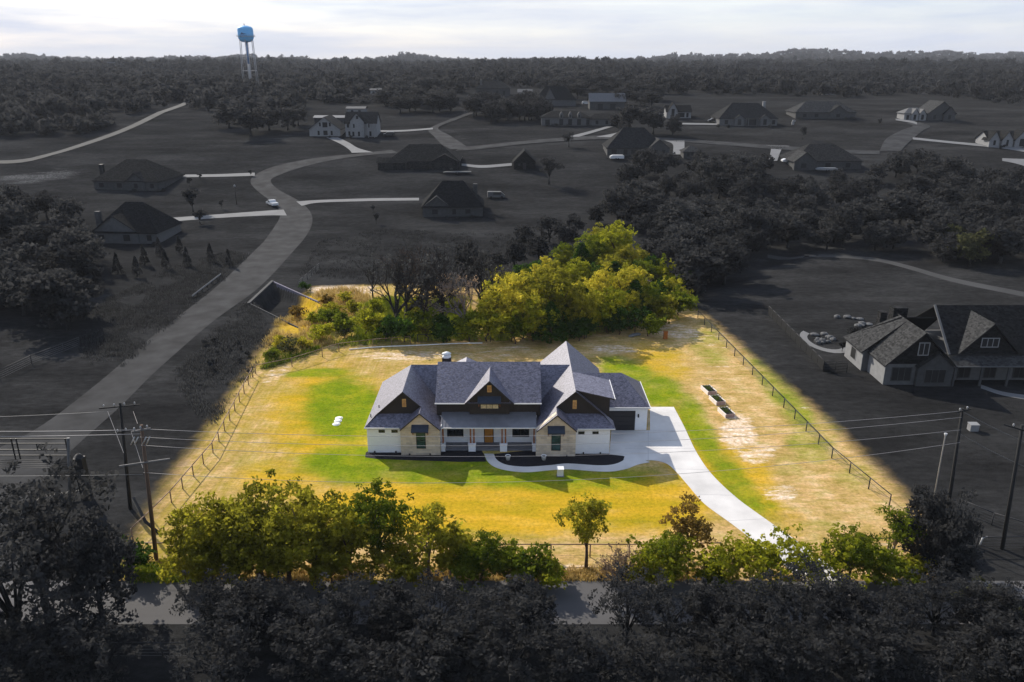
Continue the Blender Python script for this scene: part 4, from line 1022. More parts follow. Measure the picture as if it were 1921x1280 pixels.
house(1548, 223, 112, 191, 'long low dark roofed house right of the pale arched house', 'hip', wall='grey_wall', roof='grey_roof_lit', dr=.5, gables=((.55, .85, .6, 6, 3, 'grey_roof_mid'),), wins=((.15, 1.6, .7, 2.2), (.35, 1.6, .7, 2.2), (.7, 1.8, .7, 2.2, -.6)))
house(1716, 226, 42, 203, 'white porch fronted house beside the far road bend', 'hip', wall='grey_wall_white', roof='grey_wall_pale', dr=.7, hw=3.2, gables=((.3, .6, .8, 5.2, 3.2), (.64, .92, .8, 5, 3.2)), wins=((.16, 1.2, .3, 2.3), (.44, 1.2, .3, 2.6, -.8), (.78, 1.2, .3, 2.6, -.8)))
house(1765, 226, 52, 190, 'tall dark gabled house right of the white porch house', 'gy', wall='grey_wall', roof='grey_roof_lit', dr=1, hw=3.2, gables=((.55, .95, 1, 6.2, 3.2, 'grey_roof'),), wins=((.25, 1.2, .5, 2.4), (.75, 1.2, .5, 2.4, -1)))
house(1890, 276, 74, 246, 'pale house with three steep front gables at the right edge', 'gx', wall='grey_wall_white', roof='grey_roof', dr=.6, hw=2.7, gables=((-.02, .24, 1, 6, 3), (.28, .56, 1.4, 6, 3), (.62, .98, 1.2, 6.3, 3)), wins=((.11, .9, .8, 2.6, -1), (.42, .9, .6, 2.8, -1.4), (.8, 2, .4, 3.2, -1.2)))
house(1062, 236, 92, 209, 'pale stone house with three little dormers over its porch', 'hip', wall='grey_wall_pale', roof='grey_roof', dr=.5, hw=3.6, dormers=((.4, 1.5, 2.4), (.58, 1.5, 2.4), (.76, 1.5, 2.4)), wins=((.12, 2, .3, 2.6), (.4, 1.7, .2, 2.8), (.58, 1.7, .2, 2.8), (.76, 1.7, .2, 2.8), (.94, 1.4, .4, 2.4)))
house(1132, 236, 62, 214, 'grey roofed wing house right of the three dormer house', 'hip', wall='grey_wall_pale', roof='grey_roof', dr=.6, wins=((.3, 1.2, .6, 2.2), (.6, 1.2, .6, 2.2)), garage=.82)
house(1042, 199, 76, 163, 'black roofed barn with a pale long wall among far trees', 'hip', wall='grey_wall_pale', roof='grey_roof', dr=.6, hw=3.4, name='barn', cat='barn', wins=((.1, 1, .5, 2.6), (.2, 1, .5, 2.6)), gables=((.22, .5, .2, 8.6, 3.4, 'grey_roof_mid'),))
house(925, 181, 64, 153, 'tall grey stucco house with a flat topped tower among far trees', 'hip', wall='grey_wall', roof='grey_roof_mid', dr=.6, hw=4.5, wins=((.1, 1.2, .6, 3), (.3, 1.6, .6, 3), (.62, 1.3, .6, 3), (.82, 1.3, .6, 3)), chim=(.15, .2, .8, 'grey_wall_pale'))
house(1139, 206, 66, 176, 'pale metal sided workshop with a ribbed roof among far trees', 'gx', wall='grey_wall', roof='grey_metal_roof', dr=.5, hw=4, name='workshop', cat='workshop', wins=((.3, 2.6, .3, 2.8), (.65, 2.6, .3, 2.8)))
house(985, 182, 26, 168, 'tiny pale roofed house between the stucco house and the barn', 'gx', wall='grey_wall_white', roof='grey_wall_pale', dr=.7, hw=2.6, wins=((.3, 1, .7, 2), (.7, 1, .7, 2)))
house(1273, 222, 46, 198, 'white gabled cottage with tall windows behind round trees', 'gx', wall='grey_wall_white', roof='grey_roof', dr=.7, hw=3, gables=((.06, .42, 1, 7, 3.6),), wins=((.24, 1.4, 1, 4.2, -1), (.6, 3, .4, 2.4), (.85, 1, .4, 2.4)))
house(620, 232, 60, 223, 'long pale shed roof behind the white cottage', 'gx', wall='grey_wall', roof='grey_metal_roof', dr=.4, hw=2.6, name='shed', cat='shed', wins=((.5, 1, .8, 2),))
for px, b, w, t, lab in ((168, 124, 26, 116, 'white barn showing above the woods at the far left'), (208, 128, 14, 117, 'thin roofed barn right of the far white barn'), (358, 150, 24, 144, 'low pale sheds in the woods left of the water tower'), (705, 179, 20, 170, 'pale roofed house in the woods above the white farmhouse'),
                      (1492, 117, 22, 111, 'pale house on the far right ridge, below its crest'), (1542, 119, 18, 113, 'second pale house on the far right ridge'), (1786, 119, 20, 113, 'pale house on the far ridge toward the right edge'), (1556, 178, 26, 172, 'pale roof among trees above the long dark roofed house'), (1265, 117, 16, 111, 'pale house on the far ridge above the cottage'),
                      (668, 216, 34, 209, 'low white shed row in the trees left of the far road')):
    house(px, b, w, t, lab, 'gx', wall='grey_wall_white', roof='grey_wall_pale', dr=.6, hw=3, wins=((.3, 1.2, .6, 2.2), (.7, 1.2, .6, 2.2)), name='far_house')
# the neighbour's big house at the right edge
nh = thing('neighbour_house', 'large dark gabled house with white framed windows and a metal porch roof at the right', 'house', (58, 108, 0))
m = MB(); m.box(53.0, 62.2, 105.55, 111.0, -.2, 3.2); m.box(52.1, 62.2, 111.0, 117.3, -.2, 3.2); m.box(62.2, 88, 107.4, 118, -.2, 4.1); m.build('wall', 'grey_wall_pale', nh)
MB().wallxz([(57.3, -.2), (62.3, -.2), (62.3, 3.1), (59.9, 5.0), (57.3, 3.1)], 104.95, 105.55).build('stone_bay', 'grey_wall', nh)
m = MB(); m.wallxz([(53.2, 3.2), (62.2, 3.2), (57.65, 7.7)], 105.5, 105.7); m.wallxz([(64.2, 4.3), (71.9, 4.3), (68.05, 8.5)], 107.2, 107.4); m.build('gable_siding', 'grey_roof', nh)
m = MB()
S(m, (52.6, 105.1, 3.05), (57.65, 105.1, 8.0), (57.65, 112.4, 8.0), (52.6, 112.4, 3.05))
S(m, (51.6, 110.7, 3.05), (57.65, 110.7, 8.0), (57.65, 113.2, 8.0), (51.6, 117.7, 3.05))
m.build('roof', ['grey_roof_lit', 'grey_dark'], nh)  # left slopes take the paler copy, painted as if in sun
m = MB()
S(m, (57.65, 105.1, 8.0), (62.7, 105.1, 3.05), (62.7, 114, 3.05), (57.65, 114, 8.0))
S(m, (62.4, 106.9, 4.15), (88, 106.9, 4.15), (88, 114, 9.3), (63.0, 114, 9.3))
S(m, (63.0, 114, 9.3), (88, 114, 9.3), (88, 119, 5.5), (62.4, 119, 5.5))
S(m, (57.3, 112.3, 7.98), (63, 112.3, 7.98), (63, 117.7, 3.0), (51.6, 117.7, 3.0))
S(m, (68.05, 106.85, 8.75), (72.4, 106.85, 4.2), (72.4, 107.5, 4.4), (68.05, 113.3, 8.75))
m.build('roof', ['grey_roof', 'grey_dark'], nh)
m = MB(); S(m, (68.05, 106.85, 8.75), (63.7, 106.85, 4.2), (63.7, 107.3, 4.35), (68.05, 113.3, 8.75)); m.build('dormer_roof', ['grey_roof_lit', 'grey_dark'], nh)  # left dormer slope painted sunlit by the paler copy
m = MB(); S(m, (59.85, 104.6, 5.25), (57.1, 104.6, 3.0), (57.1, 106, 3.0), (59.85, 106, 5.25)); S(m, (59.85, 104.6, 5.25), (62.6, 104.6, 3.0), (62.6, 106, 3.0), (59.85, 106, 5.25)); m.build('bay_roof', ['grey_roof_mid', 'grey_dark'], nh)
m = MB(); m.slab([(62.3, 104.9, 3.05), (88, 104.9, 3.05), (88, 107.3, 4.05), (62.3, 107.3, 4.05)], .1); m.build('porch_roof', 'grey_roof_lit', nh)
MB().bar((62.2, 104.85, 3.0), (88, 104.85, 3.0), .08, .16).build('gutter', 'grey_wall_pale', nh)
MB().bar((62.35, 106.8, 4.1), (62.95, 114, 9.32), .3, .22).build('sunlit_rake', 'grey_wall_pale', nh)  # pale strip, sun on the left rake put into its colour
def nwin(x0, x1, z0, z1, y, mull=1, tr='grey_trim'):
    m = MB()
    for a, b, c, d in ((x0 - .12, x1 + .12, z1, z1 + .12), (x0 - .12, x1 + .12, z0 - .12, z0), (x0 - .12, x0, z0, z1), (x1, x1 + .12, z0, z1)): m.box(a, b, y - .08, y, c, d)
    for k in range(mull): xx = x0 + (x1 - x0) * (k + 1) / (mull + 1); m.box(xx - .05, xx + .05, y - .07, y, z0, z1)
    w = m.build('window', tr, nh); MB().box(x0, x1, y - .04, y, z0, z1).build('pane', 'grey_dark', w)
nwin(57.2, 58.5, 4.6, 6.3, 105.5); nwin(66.9, 69.2, 5.2, 6.4, 107.2, 2); nwin(54.0, 56.6, .7, 2.6, 105.55, 2, 'grey_wall'); nwin(58.4, 61.2, .6, 2.5, 104.95, 2, 'grey_wall')
for x in (64.5, 68.2, 72.5, 77): nwin(x, x + 1.6, .4, 2.5, 107.4, 1, 'grey_wall')
for x in (62.6, 66.4, 70.2, 74, 78): MB().box(x - .14, x + .14, 104.95, 105.2, -.1, 3.0).build('porch_post', 'grey_wall', nh)
w = MB().box(51.98, 52.1, 113.2, 115.2, .7, 2.6).build('window', 'grey_wall_white', nh); MB().box(51.95, 51.99, 113.4, 115.0, .85, 2.45).build('pane', 'grey_dark', w)
MB().box(52.02, 52.1, 111.05, 117.25, 0, 3.0).build('sunlit_wall_skin', 'grey_wall_white', nh); MB().box(52.93, 53.0, 105.6, 110.95, 0, 3.0).build('sunlit_wall_skin', 'grey_wall_white', nh)  # thin paler skins over the left walls, sunlight put into the colour
MB().box(59, 61.2, 118, 119.5, 0, 7.6).build('chimney', 'grey_roof_mid', nh)
MB().box(56.6, 57.6, 117, 118.2, 0, 7.2).build('chimney', 'grey_roof_mid', nh)
x, y, z = at(1828, 810, 0)
o = thing('air_unit', 'pale boxy cabinet on the lawn between the two right power poles', 'cabinet', (x, y, 0)); MB().box(x - .55, x + .5, y, y + .8, 0, .85).build('cabinet', 'grey_wall_white', o); MB().slab([(x - .6, y - .05, .9), (x + .55, y - .05, .9), (x + .55, y + .85, .95), (x - .6, y + .85, .95)], .05).build('lid', 'grey_trim', o)
x, y, z = at(1838, 1022, 0)
o = thing('bent_pipe', 'white bent vent pipe standing in the grass at the right', 'pipe', (x, y, 0)); MB().tube([(x, y, -.1), (x + .15, y, .8), (x + .55, y - .05, .9)], .08, 8).build('pipe', 'box_grey' if 0 else 'car_white', o)
# fire pit patio of the neighbour
cx, cy, _ = at(1548, 640, 0)
m = MB()
for k in range(14):
    a0, a1 = R(120 + k * 14), R(134 + k * 14)
    m.face([(cx + r * math.cos(a) * 1.0, cy + r * math.sin(a) * 1.6, .05) for r, a in ((2.6, a0), (3.7, a0), (3.7, a1), (2.6, a1))])
struct(m.build('patio', 'drive_grey', fix=True))
def rock_mesh(name, mat, seed):
    bm = bmesh.new(); bmesh.ops.create_icosphere(bm, subdivisions=2, radius=1); rr = random.Random(seed)
    ph = [Vector((rr.uniform(-1, 1), rr.uniform(-1, 1), rr.uniform(-1, 1))).normalized() for _ in range(9)]
    for v in bm.verts:
        d = v.co.normalized(); v.co = d * min(1.0, min((.72 + .2 * (i % 3) / 2) / max(.01, d.dot(p)) if d.dot(p) > 0 else 9 for i, p in enumerate(ph))); v.co.z *= .7
    me = bpy.data.meshes.new(name); bm.to_mesh(me); bm.free(); me.materials.append(MATS[mat]); return me
RK = [rock_mesh('boulder', 'rock', s) for s in range(3)]
for i in range(22):
    if i < 14: x, y = cx + random.uniform(-1.8, 2.2), cy + random.uniform(-1.5, 3)
    else:
        bx, by, _ = at(1595, 603, 0); x, y = bx + random.uniform(-2, 2.5), by + random.uniform(-3, 3)
    b = bpy.data.objects.new('boulder', RK[i % 3]); C.objects.link(b); b.location = (x, y, .15); b.scale = [random.uniform(.35, .85) for _ in range(3)]; b.rotation_euler.z = random.uniform(0, 6)
    if i < 14: tag(b, 'grey boulder piled round the neighbour patio fire pit', 'boulder', 'boulders at the fire pit')
    else: tag(b, 'grey boulder piled behind the neighbour house corner', 'boulder', 'boulders behind the neighbour house')

# ------------------------------------------------------------------ vehicles
def car(px, py, label, rz, kind='suv', mat='car_white', L=4.9, cat='car', name='parked_car'):
    X, Y, Z = at(px, py)
    o = thing(name, label, cat, (X, Y, Z + .02 + max(0, (Y - 200)) * .0011), R(rz), local=True)
    prof = {'suv': [(-.5, .32), (-.5, .75), (-.46, .95), (-.3, 1.02), (-.18, 1.55), (.3, 1.62), (.46, 1.5), (.5, .95), (.5, .35)],
            'pickup': [(-.5, .34), (-.5, .8), (-.46, 1.0), (-.24, 1.08), (-.14, 1.62), (.1, 1.66), (.16, 1.1), (.5, 1.08), (.5, .4)],
            'van': [(-.5, .32), (-.5, .9), (-.42, 1.15), (-.26, 1.95), (.46, 2.05), (.5, 1.9), (.5, .35)]}[kind]
    Wd = .95; m = MB(); P = [(x * L, z) for x, z in prof]
    m.wallxz(P[::-1] if 0 else P, -Wd, Wd); b = m.build('body', mat, o, fix=True)
    mod = b.modifiers.new('bevel', 'BEVEL'); mod.width = .09; mod.segments = 2
    zt = max(z for _, z in prof)
    wz0, wz1 = (1.08, zt - .14); x0, x1 = {'suv': (-.2, .42), 'pickup': (-.17, .09), 'van': (-.28, .2)}[kind]
    for s in (-1, 1): MB().box(x0 * L + .1, x1 * L - .1, s * (Wd + .005) - .01, s * (Wd + .005) + .01, wz0, wz1).build('window', 'car_dark', o)
    xa, xb = {'suv': (-.3, -.18), 'pickup': (-.24, -.14), 'van': (-.42, -.26)}[kind]; za, zb = (1.05, zt - .1) if kind != 'van' else (1.2, 1.92)
    MB().slab([(xa * L - .03, -.75, za), (xa * L - .03, .75, za), (xb * L - .03, .75, zb), (xb * L - .03, -.75, zb)], .03).build('windscreen', 'car_dark', o)
    for sx in (-.31, .31):
        for s in (-1, 1): MB().tube([(sx * L, s * (Wd - .2), .34), (sx * L, s * (Wd + .02), .34)], .34, 14).build('wheel', 'tyre', o)
    return o
car(511, 386, 'white pickup truck parked on the verge beside the gravel road', -55, 'pickup', 'car_white', 5.6)
car(931, 372, 'dark van with a pale roof line parked right of the gabled lawn house', 185, 'van', 'grey_wall_pale', 5.4, 'van')
car(1100, 197, 'small dark car on the drive by the far metal workshop', 180, 'suv', 'car_white', 4.6)
car(1352, 228, 'small dark car beside the pale arched house', 0, 'suv', 'car_dark', 4.8)
car(1338, 230, 'second small dark car beside the pale arched house, farther left', 0, 'suv', 'car_dark', 4.8)
car(730, 256, 'dark car on the lawn right of the white two storey farmhouse', 10, 'suv', 'car_dark', 4.6)
def trailer(px, py, label, rz, L=6, mat='car_white', W_=1.1, H_=1.5, cat='trailer'):
    X, Y, Z = at(px, py); o = thing('trailer', label, cat, (X, Y, Z), R(rz), local=True)
    m = MB(); m.wallxz([(-L / 2, .6), (L / 2, .55), (L / 2, H_ * .9), (L / 2 - .4, H_), (-L / 2 + .9, H_), (-L / 2, H_ * .75)], -W_, W_); b = m.build('body', mat, o, fix=True)
    MB().bar((-L / 2, 0, .5), (-L / 2 - 1.3, 0, .45), .12, .12).build('drawbar', 'grey_dark', o)
    for s in (-1, 1):
        for dx in (-.4, .45): MB().tube([(dx, s * W_ * .8, .36), (dx, s * (W_ + .03), .36)], .36, 12).build('wheel', 'tyre', o)
    return o
trailer(858, 327, 'long low boat trailer on the lawn behind the gabled lawn house', 3, 9.5, 'grey_wall_pale', .9, .95)
trailer(1157, 300, 'pale trailer under the left corner of the large hip roofed house', 0, 5, 'car_white', 1.1, 1.7)
trailer(1482, 306, 'pale trailer at the foot of the wide mouthed far drive', 0, 6, 'car_white', 1.1, 1.5)
trailer(1550, 322, 'second pale trailer before the half hidden dark house', 0, 7, 'grey_trim', 1.1, 1.3)
o = thing('street_lamp', 'slim yard lamp post with a small pale head near the gravel road bend', 'lamp post', at(444, 384)); x, y, z = at(444, 384)
MB().tube([(x, y, z - .2), (x, y, z + 5.3)], [.12, .08], 8).build('post', 'grey_dark', o); MB().lathe([(0, 5.2), (.25, 5.25), (.32, 5.7), (.1, 5.95), (0, 5.95)], (x, y, z), 10).build('lamp_head', 'grey_trim', o)
o = thing('mailbox', 'white mailbox on a post by the far right lawn', 'mailbox', at(1487, 234)); x, y, z = at(1487, 234)
MB().box(x - .5, x + .5, y - .4, y + .4, z - .2, z + 1.2).build('post', 'grey_wall_white', o); MB().box(x - .3, x + .9, y - .4, y + .4, z + 1.2, z + 2.0).build('box', 'grey_trim', o)

# ------------------------------------------------------------------ trees
RG = np.random.default_rng(11)
def unit(n):
    v = RG.normal(size=(n, 3)); return v / np.linalg.norm(v, axis=1)[:, None]
def leaves(clumps, per, size, spread=1.0, up=.35, tone_up=.35):
    """diamond leaves scattered round clump centres; returns verts, quads and a tone per leaf"""
    V, T = [], []
    zs = [c[2] for c in clumps]; z0, z1 = min(zs), max(zs) + 1e-6
    for (x, y, z, r) in clumps:
        n = max(3, int(per * RG.uniform(.7, 1.3)))
        p = unit(n) * (RG.random(n) ** .45)[:, None] * r * np.array([1, 1, .75]) * spread + np.array([x, y, z])
        a = unit(n); b = unit(n); b -= a * (a * b).sum(1)[:, None]; b /= np.linalg.norm(b, axis=1)[:, None] + 1e-9
        s = size * RG.uniform(.6, 1.35, n)[:, None]
        V.append(np.stack([p - a * s, p - b * s * .55, p + a * s, p + b * s * .55], 1))
        T.append(np.clip(RG.normal(.5, .2) + RG.normal(0, .12, n), 0, 1))
    V = np.concatenate(V).reshape(-1, 3); Q = np.arange(len(V)).reshape(-1, 4)
    return V, Q, np.concatenate(T)
def lobes(n, rx, rz, zc, irr=.35):
    out = []
    for i in range(n):
        d = unit(1)[0]; k = RG.uniform(.35, .8)
        out.append((d[0] * rx * k, d[1] * rx * k, zc + d[2] * rz * k * .9, RG.uniform(.38, .62) * rx))
    return out
def clumpset(lob, k, rc):
    out = []
    for x, y, z, r in lob:
        p = unit(k) * (RG.random(k) ** .4)[:, None] * r * np.array([1, 1, .8]) + np.array([x, y, z])
        out += [(a, b, c, rc * RG.uniform(.6, 1.3)) for a, b, c in p]
    return out
def limbs(m, base, tips, r0, fork, n=7):
    """trunk to the fork and a tapering limb to every tip"""
    m.tube([(0, 0, -.3), (RG.normal(0, .08), RG.normal(0, .08), fork * .5), (0, 0, fork)], [r0 * 1.25, r0 * .95, r0 * .8], n)
    for x, y, z in tips:
        mid = (x * .4 + RG.normal(0, .15), y * .4 + RG.normal(0, .15), fork + (z - fork) * .5)
        m.tube([(0, 0, fork * .85), mid, (x, y, z)], [r0 * .6, r0 * .38, r0 * .12], 5)
def twiggy(m, p, d, L, r, depth):
    q = p + d * L; mid = p + d * L * .5 + Vector(RG.normal(0, L * .05, 3))
    m.tube([p, mid, q], [r, r * .8, r * .6], 5 if depth > 2 else 3, cap=False)
    if depth == 0: return
    for k in range(3 if depth > 1 else 4):
        nd = (d + Vector(RG.normal(0, .48, 3)) + Vector((0, 0, .12))).normalized()
        twiggy(m, q if k else mid, nd, L * RG.uniform(.6, .85), r * .6, depth - 1)
def mesh_of(mb, name):
    me = bpy.data.meshes.new(name); me.from_pydata(mb.v, [], mb.f); me.polygons.foreach_set('use_smooth', mb.s); return me
KIND = {}
def make_kind(kind, variants):
    KIND[kind] = variants
def tree_variant(rx, rz, zc, nl, k, rc, per, size, fork, r0, ntips=7, tipk=.75):
    lob = lobes(nl, rx, rz, zc); cl = clumpset(lob, k, rc)
    V, Q, T = leaves(cl, per, size); me = npmesh('crown', V, Q, T, 'leaf_grey')
    m = MB(); limbs(m, None, [(x * tipk, y * tipk, z) for x, y, z, r in lob[:ntips]], r0, fork); tm = mesh_of(m, 'trunk'); tm.materials.append(MATS['bark_grey'])
    return tm, me
make_kind('oak', [tree_variant(3.7, 3.4, 4.1, 19, 13, .62, 34, .17, 1.5, .24) for _ in range(3)])
make_kind('lush', [tree_variant(3.0, 3.7, 3.8, 20, 11, .46, 30, .14, 1.3, .17, 12, .95) for _ in range(4)])
make_kind('thin', [tree_variant(3.9, 3.3, 4.6, 13, 9, .55, 22, .16, 1.4, .2, 12, .95) for _ in range(4)])
make_kind('round', [tree_variant(2.3, 2.1, 4.2, 10, 12, .46, 24, .14, 2.0, .15) for _ in range(2)])
make_kind('shrub', [tree_variant(1.8, 1.2, 1.7, 9, 10, .45, 20, .16, .6, .07) for _ in range(3)])
make_kind('airy', [tree_variant(2.7, 1.8, 2.6, 11, 9, .36, 12, .16, .9, .06) for _ in range(3)])
make_kind('wood', [tree_variant(3.6, 3.3, 4.1, 13, 11, .8, 15, .34, 1.5, .24) for _ in range(5)])
make_kind('small', [tree_variant(1.5, 1.6, 2.9, 7, 8, .5, 16, .24, 1.2, .1) for _ in range(2)])
def cedar():
    cl = []
    for i in range(130):
        t = RG.random() ** .8; a = RG.uniform(0, 6.28); r = (1 - t) ** .75 * 1.75 * RG.uniform(.65, 1.08)
        cl.append((r * math.cos(a), r * math.sin(a), .35 + t * 5.0, .42 * (1 - t * .5)))
    V, Q, T = leaves(cl, 32, .14); me = npmesh('crown', V, Q, T, 'leaf_grey')
    m = MB(); m.tube([(0, 0, -.2), (0, 0, 5.0)], [.16, .03], 6); tm = mesh_of(m, 'trunk'); tm.materials.append(MATS['bark_grey']); return tm, me
make_kind('cedar', [cedar() for _ in range(2)])
def bare(leafy):
    m = MB(); base = Vector((0, 0, -.2)); m.tube([base, (RG.normal(0, .1), RG.normal(0, .1), 2.0)], [.24, .19], 7)
    for k in range(4):
        d = Vector((RG.normal(0, .45), RG.normal(0, .45), 1)).normalized(); twiggy(m, Vector((0, 0, 1.8)), d, 2.0, .14, 4)
    tm = mesh_of(m, 'trunk'); tm.materials.append(MATS['bark_grey'])
    P = [v for i, v in enumerate(m.v) if v[2] > 3.2]; idx_ = RG.choice(len(P), min(len(P), leafy), replace=False)
    V, Q, T = leaves([(P[i][0], P[i][1], P[i][2], .5) for i in idx_], 7, .12); me = npmesh('crown', V, Q, T, 'leaf_grey'); return tm, me
make_kind('bare', [bare(90) for _ in range(3)])
def brush():
    m = MB()
    for k in range(7):
        d = Vector((RG.normal(0, .6), RG.normal(0, .6), 1)).normalized(); twiggy(m, Vector((RG.normal(0, .4), RG.normal(0, .4), -.1)), d, .9, .035, 3)
    tm = mesh_of(m, 'trunk'); tm.materials.append(MATS['bark_pale']); P = [v for v in m.v if v[2] > .6]; ix = RG.choice(len(P), min(len(P), 160), replace=False)
    V, Q, T = leaves([(P[i][0], P[i][1], P[i][2], .3) for i in ix], 5, .08); me = npmesh('crown', V, Q, T, 'leaf_tan'); return tm, me
make_kind('brush', [brush() for _ in range(2)])
HT = {'thin': 7.8, 'oak': 7.6, 'lush': 7.4, 'round': 6.3, 'shrub': 3.0, 'airy': 4.4, 'wood': 7.4, 'small': 4.5, 'cedar': 5.5, 'bare': 8.2, 'brush': 3.6}
NAMES = {'thin': 'mesquite_tree', 'oak': 'oak_tree', 'lush': 'elm_tree', 'round': 'young_oak_tree', 'shrub': 'shrub', 'airy': 'hackberry_shrub', 'wood': 'woodland_tree', 'small': 'yard_tree', 'cedar': 'cedar_tree', 'bare': 'bare_tree', 'brush': 'brushy_shrub'}
NT = [0]
def tree(kind, pos, h, leaf, label, group=None, bark='bark_grey', wide=1.0, cat=None, lean=0, var=None):
    vs = KIND[kind]; tm, cm = vs[(NT[0] if var is None else var) % len(vs)]; NT[0] += 1
    x, y = pos[0], pos[1]; s = h / HT[kind]
    o = bpy.data.objects.new(NAMES[kind], None); C.objects.link(o); o.empty_display_size = .3
    o.location = (x, y, float(terrain(x, y))); o.rotation_euler = (lean * .6, lean, random.uniform(0, 6.28)); o.scale = (s * wide, s * wide, s)
    for nm, me, mt in (('trunk', tm, bark), ('crown', cm, leaf)):
        c = bpy.data.objects.new(nm, me); C.objects.link(c); c.parent = o
        c.material_slots[0].link = 'OBJECT'; c.material_slots[0].material = MATS[mt]
    return tag(o, label, cat or ('shrub' if kind in ('shrub', 'airy', 'brush') else 'tree'), group)
def tp(px, py): return at(px, py)[:2]
def th(px, base, top):
    """height of something standing at (px, base) whose top is seen at row top"""
    x, y, z = at(px, base); return aty(px, top, y)[2] - z
def T(kind, px, base, top, leaf, label, **k): return tree(kind, tp(px, base), th(px, base, top), leaf, label, **k)
# roadside trees in colour, behind the street
rs = 'roadside trees before the front fence'
T('oak', 398, 1088, 935, 'leaf_olive', 'olive green oak at the left end of the roadside row, beside the brown pole', group=rs, bark='bark_brown', wide=1.0)
T('oak', 492, 1090, 905, 'leaf_olive', 'olive green oak, second from the left end of the roadside row', group=rs, bark='bark_brown', wide=.95)
T('oak', 592, 1086, 912, 'leaf_olive', 'broad olive oak between the second oak and the bright green elm', group=rs, bark='bark_brown', wide=1.0)
T('oak', 445, 1096, 985, 'leaf_olive', 'low olive oak in front of the two leftmost roadside oaks', group=rs, bark='bark_brown', wide=1.1)
T('oak', 545, 1098, 975, 'leaf_olive', 'low olive oak leaning over the street edge', group=rs, bark='bark_brown', wide=1.1)
T('lush', 712, 1056, 898, 'leaf_green', 'tall bright green elm standing at the right end of the oaks', group=rs, bark='bark_brown', wide=.92)
T('round', 658, 1080, 950, 'leaf_olive', 'olive tree tucked under the left side of the green elm', group=rs, bark='bark_brown')
T('round', 806, 1080, 952, 'leaf_olive', 'thin olive tree right of the green elm', group=rs, bark='bark_pale', wide=1.0)
T('shrub', 846, 1082, 995, 'leaf_olive', 'low olive shrub right of the thin olive tree', group=rs, bark='bark_pale')
T('lush', 905, 1092, 1000, 'leaf_green', 'small green tree in the roadside row before the plain fence stretch', group=rs, bark='bark_brown', wide=1.15)
T('shrub', 1008, 1094, 1032, 'leaf_green', 'rounded green shrub just left of the lone young oak', group=rs, bark='bark_brown')
T('round', 1099, 1066, 929, 'leaf_olive', 'lone young oak with a round olive crown and clear dark trunk', group=rs, bark='bark_brown', wide=.85)
T('brush', 1172, 1082, 985, 'leaf_tan', 'bare tan brushy bush right of the lone young oak', group=rs, bark='bark_pale', wide=.9)
T('brush', 1150, 1090, 1030, 'leaf_tan', 'small tangle of bare tan twigs at the street edge', group=rs, bark='bark_pale')
T('round', 1292, 1050, 936, 'leaf_brown', 'brown leaved young oak standing beside the drive lawn', group=rs, bark='bark_brown', wide=1.0)
T('lush', 1248, 1086, 990, 'leaf_green', 'green bush tree in front of the brown leaved oak', group=rs, bark='bark_brown', wide=1.0)
T('airy', 1340, 1090, 1003, 'leaf_bright', 'pale yellow green bush in front of the drive edge', group=rs, bark='bark_pale')
T('airy', 1410, 1094, 1002, 'leaf_bright', 'loose yellow green bush at the left of the drive mouth', group=rs, bark='bark_pale')
T('airy', 1475, 1096, 992, 'leaf_bright', 'thin yellow green bush with white concrete showing through', group=rs, bark='bark_pale', wide=.85)
T('airy', 1530, 1098, 1020, 'leaf_bright', 'low yellow green bush at the right of the drive mouth', group=rs, bark='bark_pale')
T('lush', 1592, 1088, 978, 'leaf_green', 'green tree just right of the drive mouth', group=rs, bark='bark_brown', wide=.9)
T('shrub', 1640, 1092, 1032, 'leaf_green', 'green shrub right of the tree at the drive mouth', group=rs, bark='bark_brown')
T('round', 1672, 1056, 945, 'leaf_green', 'dark green young tree with a pale trunk near the right front corner', group=rs, bark='bark_pale', wide=.9)
T('oak', 1742, 1062, 905, 'leaf_black', 'blackish oak at the right front corner of the lawn', group=rs, wide=.75)
T('shrub', 1768, 1086, 1010, 'leaf_greymid', 'grey shrub below the blackish corner oak', group=rs)
T('shrub', 252, 1072, 1018, 'leaf_cedar', 'small dark green shrub by the left corner post of the lawn', group=rs, bark='bark_brown')
